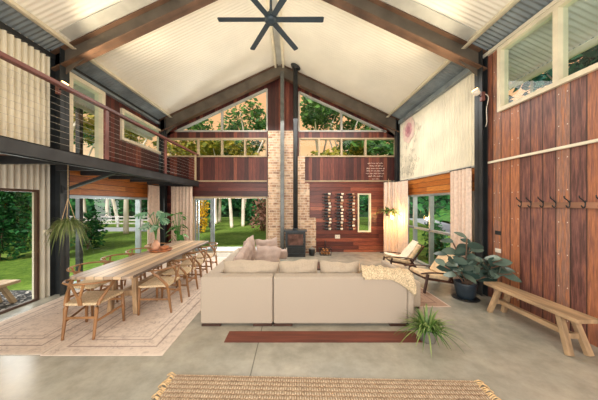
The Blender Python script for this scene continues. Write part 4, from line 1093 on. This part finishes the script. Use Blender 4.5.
# low cream ottoman past the end of the sofa
ot = thing('ottoman', 'cream upholstered block just past the right end of sofa', 'ottoman', (1.96, 4.02, .009))
MB().box(-.18, .10, -.28, .28, .03, .43).build('upholstery', M['linen2'], ot, bevel=.03)
for x in (-.14, .06):
    for y in (-.24, .24): MB().box(x-.02, x+.02, y-.02, y+.02, .001, .03).build('foot', M['darkwood'], ot)

# ------------------------------------------------------------------ rubber plant
rp = thing('rubber_plant', 'rubber plant with big dark glossy leaves in a dark pot by the bench end', 'plant', (3.10, 4.20, .001))
MB().lathe([(.001, 0), (.12, 0), (.15, .08), (.175, .26), (.18, .29), (.16, .29), (.15, .25), (.001, .24)], 24).build('pot', M['pot'], rp, smooth=True)
MB().lathe([(.001, -.0005), (.2, -.0005), (.21, .012), (.19, .012), (.001, .004)], 24).build('saucer', M['black'], rp, smooth=True)
rnd = random.Random(21); stem = MB(); lf = MB()
sts = [(-.36, -.05, .78), (-.18, .06, .98), (-.05, -.1, 1.08), (.08, -.02, .98), (.22, -.20, .78), (-.28, -.2, .62), (.30, -.36, .68), (.36, -.5, .58), (.05, -.25, .70), (-.45, -.12, .60), (.28, -.1, .62), (.38, -.54, .62), (.33, -.44, .74), (.24, -.46, .80)]
for x, y, z in sts:
    P = curve_pts([(rnd.uniform(-.04, .04), rnd.uniform(-.04, .04), .24), (x*.45, y*.45, .24+(z-.24)*.6), (x, y, z)], 6)
    stem.tube(P, [.012]*len(P), 6)
    for k in range(7):
        q_ = P[int(len(P)*(.42+.58*k/7))-1] if k < 6 else P[-1]
        a = k*2.4+rnd.uniform(-.5, .5)
        d = Vector((math.cos(a), math.sin(a)*.9, rnd.uniform(-.15, .75)))
        if q_.x+d.x*.22 > .44: d.x = -abs(d.x)*.3
        L_ = rnd.uniform(.21, .30)
        lf.leaf(q_, d, L_, L_*.52, .22, 'oval', 7, (rnd.uniform(-.5, .2), -.8, .6), fold=.10)
stem.build('stems', M['bark_d'], rp, smooth=True); lf.build('leaves', M['lf_dark'], rp, smooth=True)

# ------------------------------------------------------------------ spider plant in front
spx = thing('spider_plant', 'arching green spider plant in a grey pot beside the right sofa end', 'plant', (1.67, 2.90, .007))
MB().lathe([(.001, 0), (.085, 0), (.11, .14), (.115, .15), (.1, .15), (.095, .12), (.001, .11)], 20).build('pot', M['pot_grey'], spx, smooth=True)
rnd = random.Random(9); lf = MB()
for i in range(230):
    a = rnd.uniform(0, 2*PI); e = rnd.uniform(.4, 3.6); L_ = rnd.uniform(.28, .47)
    lf.leaf((math.cos(a)*.04, math.sin(a)*.04, .12), (math.cos(a), math.sin(a), e), L_, rnd.uniform(.018, .028), rnd.uniform(.35, .95), 'blade', 7)
lf.build('leaves', M['lf_spider'], spx)

# ------------------------------------------------------------------ timber bench on the right
bn = thing('timber_bench', 'long weathered timber bench with splayed legs along the hardwood wall', 'bench', (3.195, 0, 0))
by0, by1 = 2.52, 3.76
MB().box(-.135, .135, by0, by1, .40, .445).build('seat_plank', M['benchwood'], bn, bevel=.008)
for y, s in ((by0+.22, -1), (by1-.22, 1)):
    for sx in (-1, 1):
        MB().bar((sx*.075, y, .40), (sx*.11, y+s*.13, .002), .065, .05, up=(0, 1, 0)).build('leg', M['benchwood'], bn, bevel=.005)
    MB().bar((-.09, y+s*.06, .19), (.09, y+s*.06, .19), .03, .06).build('cross_rail', M['benchwood'], bn)
MB().box(-.03, .03, by0+.16, by1-.16, .16, .22).build('stretcher', M['benchwood'], bn, bevel=.004)

# ------------------------------------------------------------------ outdoors
GZ = -.08
def quad_ground(name, pts, z, mat, t=.02):
    return struct(MB().prism(pts, z-t, z, 'z').build(name, mat))
quad_ground('lawn', [(-60, -12), (60, -12), (60, 62), (-60, 62)], GZ, M['lawn'])
quad_ground('gravel_bed', [(XL-1.9, .5), (XL-.13, .5), (XL-.13, 4.75), (XL-1.9, 4.75)], GZ+.02, M['gravel'])
quad_ground('terrace_slab', [(-3.9, YB+.13), (-.4, YB+.13), (-.4, YB+1.1), (-3.9, YB+1.1)], GZ+.06, M['road'], .05)
quad_ground('driveway', [(8.2, 10.5), (10.0, 10.0), (19.5, 38), (16.5, 38)], GZ+.015, M['road'], .01)
quad_ground('fence_road', [(-30, 14.7), (-8.6, 14.7), (-8.6, 17.0), (-30, 17.0)], GZ+.015, M['road'], .01)

# wooded hill closing the view on three sides
def hillmesh():
    b = MB(); n = 60; rnd = random.Random(1)
    ang = [lerp(R(-20), R(200), i/n) for i in range(n+1)]
    def P(u, v):
        a = lerp(R(-20), R(200), u); r = lerp(27, 44, v)
        h = (1-(1-v)**2.2)*(5.2+1.2*math.sin(a*5)+.8*math.sin(a*11+1))
        return (r*math.cos(a)*1.0, 4+r*math.sin(a), GZ+h)
    b.grid(P, n, 8); return b, P
hb, HP = hillmesh()
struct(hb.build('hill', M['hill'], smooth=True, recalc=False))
def leafcloud(b, c, r, n, size, rnd, squash=.8):
    for i in range(n):
        while True:
            p = Vector((rnd.uniform(-1, 1), rnd.uniform(-1, 1), rnd.uniform(-1, 1)))
            if .25 < p.length < 1: break
        p = Vector((p.x*r, p.y*r, p.z*r*squash))+Vector(c)
        s = size*rnd.uniform(.6, 1.3)
        a = Vector((rnd.uniform(-1, 1), rnd.uniform(-1, 1), rnd.uniform(-.6, .6))).normalized(); d = a.orthogonal().normalized()
        d = (d*math.cos(rnd.random()*6)+a.cross(d)*math.sin(rnd.random()*6))
        b.add([p-a*s, p+d*s*.45, p+a*s, p-d*s*.45], [(0, 1, 2, 3)])
rnd = random.Random(77); b = MB()
for i in range(420):
    u = rnd.random(); v = rnd.random()**1.4*.9
    p = HP(u, v); leafcloud(b, (p[0], p[1], p[2]+rnd.uniform(.4, 1.5)), rnd.uniform(1.0, 1.9), 46, .42, rnd)
tag(b.build('woodland_foliage', M['lf_deep'], recalc=False), 'mass of dark green woodland closing the view beyond the lawns', 'woodland', kind='stuff')

def make_tree(name, label, trunk, crowns, leaf, nl, size, loc, barkm, seed, group='trees outside the windows', s=1.0):
    """trunk: list of polylines with radii; crowns: list of (centre, radius)"""
    o = thing(name, label, 'tree', loc, group=group); rnd = random.Random(seed)
    t = MB()
    for P, r0, r1 in trunk:
        Q = curve_pts(P, 5); t.tube(Q, [lerp(r0, r1, i/(len(Q)-1)) for i in range(len(Q))], 8)
    t.build('trunk', barkm, o, smooth=True)
    c = MB()
    for ce, r in crowns: leafcloud(c, ce, r, nl, size, rnd, .62)
    c.build('crown', leaf, o, recalc=False)
    return o
def gum(label, loc, h, seed, leaf, lean=.0, dense=1.0, nm='gum_tree', fork=True):
    rnd = random.Random(seed); r0 = .07+h*.009
    base = (0, 0, 0); f = (lean*h*.3, rnd.uniform(-.2, .2), h*.42)
    tr = [([base, (lean*h*.12, 0, h*.2), f], r0, r0*.72)]; cr = []
    for k in range(3 if fork else 2):
        a = 2*PI*k/3+rnd.uniform(-.5, .5); R_ = h*rnd.uniform(.13, .24)
        e = (f[0]+math.cos(a)*R_, f[1]+math.sin(a)*R_, h*rnd.uniform(.72, .92))
        tr.append(([f, ((f[0]+e[0])/2+rnd.uniform(-.2, .2), (f[1]+e[1])/2, (f[2]+e[2])/2), e], r0*.55, r0*.15))
        for j in range(4):
            cr.append(((e[0]+rnd.uniform(-1, 1)*h*.13, e[1]+rnd.uniform(-1, 1)*h*.13, e[2]+rnd.uniform(-.6, .7)*h*.10), h*rnd.uniform(.075, .135)))
    return make_tree(nm, label, tr, cr, leaf, int(95*dense), .19, loc, M['bark'], seed)
Yt = 21
gum('gum tree with layered crown against the sky, left half of gable window', (gx(243, 19.5), 19.5, GZ), 11.0, 1, M['lf_tree'], .12)
gum('low spreading tree at the left tip of the gable window', (gx(203, 23), 23, GZ), 10.2, 2, M['lf_tree'], -.05)
gum('golden-leaved tree behind the left clerestory window', (gx(186, 18), 18, GZ), 7.2, 3, M['lf_gold'], .05)
gum('golden-tinged tree behind the clerestory pane next to chimney', (gx(228, 16), 17, GZ), 7.0, 4, M['lf_gold'], -.1, 1.2)
gum('white-trunked tree on the lawn seen in the middle of back opening', (gx(243, 18), 18, GZ), 8.4, 5, M['lf_tree'], .02)
gum('white-trunked tree seen just right of the sliding door stile', (gx(216, 20), 20, GZ), 8.8, 6, M['lf_tree'], -.03)
gum('slim pale-trunked tree close to the sliding door stile', (gx(219.5, 22), 22, GZ), 8.6, 7, M['lf_deep'], .04)
gum('tall dense tree right of the flue in the right gable window', (gx(317, 17), 17, GZ), 10.0, 8, M['lf_tree'], .08, 1.6)
gum('broad leafy tree in the middle of the right gable window', (gx(345, 18), 18, GZ), 9.8, 9, M['lf_tree'], -.06, 1.7)
gum('green tree at the right tip of the gable window', (gx(372, 17), 17, GZ), 8.2, 10, M['lf_tree'], .0, 1.7)
gum('yellow-green tree behind the right clerestory panes', (gx(331, 15), 15, GZ), 6.3, 11, M['lf_gold'], .05, 1.5)
gum('bright green tree behind the last right clerestory pane', (gx(378, 15), 15, GZ), 6.2, 12, M['lf_tree'], -.05, 1.6)
gum('leaning forked white gum behind the white fence', (gx(118, 21), 21, GZ), 9.5, 13, M['lf_deep'], -.35)
gum('white gum beyond the hanging plant, left of the fence', (gx(85, 18), 18, GZ), 9.0, 14, M['lf_deep'], -.1)
gum('slim white gum between the two larger fence gums', (gx(107, 22), 22, GZ), 9.5, 15, M['lf_deep'], .02)
gum('blue-green tree outside the high right window, nearer the column', (9.2, 9.4, GZ), 8.2, 16, M['lf_teal'], .0, 1.8)
gum('blue-green tree outside the high right window, toward the photo edge', (8.6, 6.2, GZ), 7.2, 17, M['lf_teal'], .0, 1.8)
gum('grey-green tree outside the tall mezzanine window', (-9.2, 9.2, GZ), 8.0, 18, M['lf_tree'], .0, 1.1)
gum('golden tree outside the long mezzanine window', (-9.6, 13.6, GZ), 8.0, 19, M['lf_gold'], .0, 1.1)

def shrub(name, label, loc, r, h, leaf, n, size, seed, group='shrubs in the garden'):
    o = thing(name, label, 'shrub', loc, group=group); rnd = random.Random(seed)
    t = MB()
    for k in range(5):
        a = 2*PI*k/5; t.tube([(0, 0, 0), (math.cos(a)*r*.3, math.sin(a)*r*.3, h*.5)], [.03*r+.01, .012], 5)
    t.build('stems', M['bark_d'], o)
    c = MB()
    for k in range(13):
        a = rnd.uniform(0, 6.28); q_ = rnd.uniform(0, .55)*r
        leafcloud(c, (math.cos(a)*q_, math.sin(a)*q_, h*(.16+.6*k/12)), r*.55, n//13, size, rnd, .85*h/(2*r)+.25)
    c.build('foliage', leaf, o, recalc=False); return o
shrub('large_shrub', 'tall dense green shrub seen through the near left glass door, nearer half', (-8.98, 7.2, GZ), .62, 3.4, M['lf_deep'], 3800, .085, 1)
shrub('large_shrub', 'tall dense green shrub seen through near left glass door, at its frame', (-7.62, 7.35, GZ), .62, 3.2, M['lf_deep'], 3600, .085, 2)
shrub('large_shrub', 'broad bright green shrub behind the two by the near left door', (-10.6, 9.2, GZ), 1.3, 4.4, M['lf_tree'], 3000, .12, 3)
shrub('round_shrub', 'dark rounded shrub on the lawn behind the hanging plant', (gx(88, 9.1), 9.1, GZ), .62, 1.6, M['lf_deep'], 1000, .09, 4)
shrub('blossom_shrub', 'yellow-flowering shrub left in the back opening', (gx(201, 14), 14, GZ), .55, 2.1, M['lf_yellow'], 800, .1, 5)
shrub('round_shrub', 'reddish shrub at the right side of the back opening', (gx(264, 15), 15, GZ), 1.1, 2.2, M['lf_red'], 900, .12, 6)
shrub('round_shrub', 'dark green shrub beside the white trunk in back opening', (gx(250, 18), 19, GZ), 1.2, 1.7, M['lf_deep'], 900, .13, 7)
shrub('door_shrub', 'leafy shrub just outside the right glass door, far pane', (4.55, 7.35, GZ), .48, 1.25, M['lf_deep'], 700, .075, 8)
shrub('door_shrub', 'leafy shrub outside the right glass door behind the lounge chair', (4.5, 6.2, GZ), .48, 1.2, M['lf_tree'], 700, .075, 9)
shrub('door_shrub', 'leafy shrub outside the right glass door next to the pale curtain', (4.55, 5.2, GZ), .48, 1.2, M['lf_deep'], 700, .075, 10)
# grassy bank on the right
b = MB()
b.grid(lambda u, v: (lerp(10.2, 22, v)+u*8.5, lerp(9.5, 38, u), GZ+.02+3.6*v**.8+.2*math.sin(u*20+v*5)), 24, 8)
struct(b.build('grass_bank', M['bank'], smooth=True, recalc=False))

# rail fence
fe = thing('rail_fence', 'pale timber post-and-rail fence along the road beyond the left lawn', 'fence', (0, 17.4, GZ))
fx0, fx1 = gx(70, 17.4), gx(190, 17.4)
for i in range(6):
    x = lerp(fx0, fx1, i/5); MB().box(x-.07, x+.07, -.05, .05, 0, .84).build('post', M['fence'], fe)
for z in (.28, .52, .76): MB().box(fx0, fx1, -.09, -.05, z-.045, z+.045).build('rail', M['fence'], fe)
# verandah post and outdoor bench
vp = thing('verandah_post', 'dark timber post standing outside the left sliding windows', 'post', (-5.25, 5.8, GZ))
MB().box(-.05, .05, -.05, .05, .02, 4.1).build('shaft', M['black'], vp); MB().box(-.08, .08, -.08, .08, .0, .06).build('foot', M['galv'], vp)
ob = thing('garden_bench', 'weathered timber bench on gravel outside the near left glass door', 'bench', (-5.05, 3.52, GZ+.02))
MB().box(-.16, .16, -.6, .72, .33, .38).build('seat_plank', M['benchwood'], ob, bevel=.006)
for y, s in ((-.42, -1), (.5, 1)):
    for sx in (-1, 1): MB().bar((sx*.08, y, .33), (sx*.13, y+s*.14, .002), .07, .055, up=(0, 1, 0)).build('leg', M['benchwood'], ob)

# ------------------------------------------------------------------ light
w = bpy.data.worlds.new('sky'); sc.world = w; w.use_nodes = True; nt = w.node_tree
bg = nt.nodes['Background']
g = nd(nt, 'ShaderNodeTexCoord').outputs['Generated']
sp = nd(nt, 'ShaderNodeSeparateXYZ', {0: g})
no = nd(nt, 'ShaderNodeTexNoise', {'Vector': g, 'Scale': 3.0, 'Detail': 5.0}).outputs[0]
zf_ = mth(nt, 'ADD', sp.outputs[2], mth(nt, 'MULTIPLY', mth(nt, 'SUBTRACT', no, .5), .25))
c = ramp(nt, zf_, [(.0, (250, 226, 190)), (.22, (246, 188, 134)), (.42, (238, 178, 128)), (.65, (196, 204, 214)), (1, (150, 184, 220))])
nt.links.new(c, bg.inputs[0]); bg.inputs[1].default_value = 1.0

def light(name, kind, loc, energy, color, target=None, size=None, size_y=None, angle=None, spot=None, blend=.5):
    L = bpy.data.lights.new(name, kind); L.energy = energy; L.color = color
    if kind == 'AREA':
        L.shape = 'RECTANGLE'; L.size = size; L.size_y = size_y or size
    elif kind == 'SUN': L.angle = angle
    else: L.shadow_soft_size = size or .05
    if kind == 'SPOT': L.spot_size = spot; L.spot_blend = blend
    o = bpy.data.objects.new(name, L); col.objects.link(o); o.location = loc
    if target: o.rotation_euler = (Vector(target)-Vector(loc)).to_track_quat('-Z', 'Y').to_euler()
    return o
light('sun', 'SUN', (-1, -14, 14), 4.4, (1, .97, .90), target=(2.0, 4, 0), angle=R(8))
light('fill_light', 'AREA', (-.4, -1.35, 1.9), 270, (1, .975, .94), target=(-.3, 5, 1.9), size=6.5, size_y=3.0)
light('ceiling_fill', 'AREA', (-.4, 5.9, 3.3), 18, (1, .94, .85), target=(-.4, 5.9, 6), size=4.5, size_y=2.6)  # unseen floating area lamp added to brighten the far ceiling, no fixture
light('front_ceiling_fill', 'AREA', (-.4, 1.6, 3.3), 26, (1, .88, .68), target=(-.4, 1.8, 6), size=4.5, size_y=2.2)  # second unseen lamp without a fixture, added to light the near ceiling
light('left_column_spot', 'SPOT', (-4.0, 4.1, 3.95), 210, (1, .82, .56), target=(1.5, 4.9, 5.6), size=.04, spot=R(120), blend=.9)
light('right_column_spot', 'SPOT', (3.25, 4.1, 3.75), 210, (1, .82, .56), target=(-2, 4.9, 5.6), size=.04, spot=R(120), blend=.9)
light('living_fill', 'AREA', (.4, 6.4, 4.4), 125, (1, .95, .90), target=(.4, 6.4, 0), size=4.5, size_y=2.4)  # added overhead fill that lifts the far floor; no lamp hangs here
light('left_window_fill', 'AREA', (XL-1.25, 6.1, 1.5), 60, (1, .98, .95), target=(0, 6.0, .6), size=3.0, size_y=1.6)  # area lamp added outdoors to boost daylight under the deck
light('right_window_fill', 'AREA', (XR+1.5, 6.25, 1.9), 45, (1, .98, .95), target=(0, 6.2, .4), size=2.2, size_y=1.5)  # added lamp outside the glass door, strengthens daylight on the far floor
light('back_opening_fill', 'AREA', (-2.0, YB+1.5, 1.7), 150, (1, .98, .94), target=(-1.6, 4, .3), size=2.4, size_y=1.7)  # unseen lamp added beyond the opening to brighten the floor inside

# ------------------------------------------------------------------ camera
cam = bpy.data.cameras.new('camera'); cam.sensor_width = 36; cam.lens = 36*F/598
cam.shift_x = (299-VX)/598; cam.shift_y = (VY-200)/598; cam.clip_start = .02; cam.clip_end = 500
co = bpy.data.objects.new('camera', cam); col.objects.link(co); co.location = (0, 0, H); co.rotation_euler = (R(90), 0, 0)
sc.camera = co
sc.view_settings.view_transform = 'Standard'; sc.view_settings.look = 'Medium Contrast'; sc.view_settings.exposure = 0.36
try:
    sc.cycles.use_denoising = True; sc.cycles.denoiser = 'OPENIMAGEDENOISE'; sc.cycles.denoising_input_passes = 'RGB_ALBEDO_NORMAL'; sc.cycles.denoising_prefilter = 'ACCURATE'; sc.cycles.max_bounces = 8; sc.cycles.transparent_max_bounces = 12
except Exception: pass
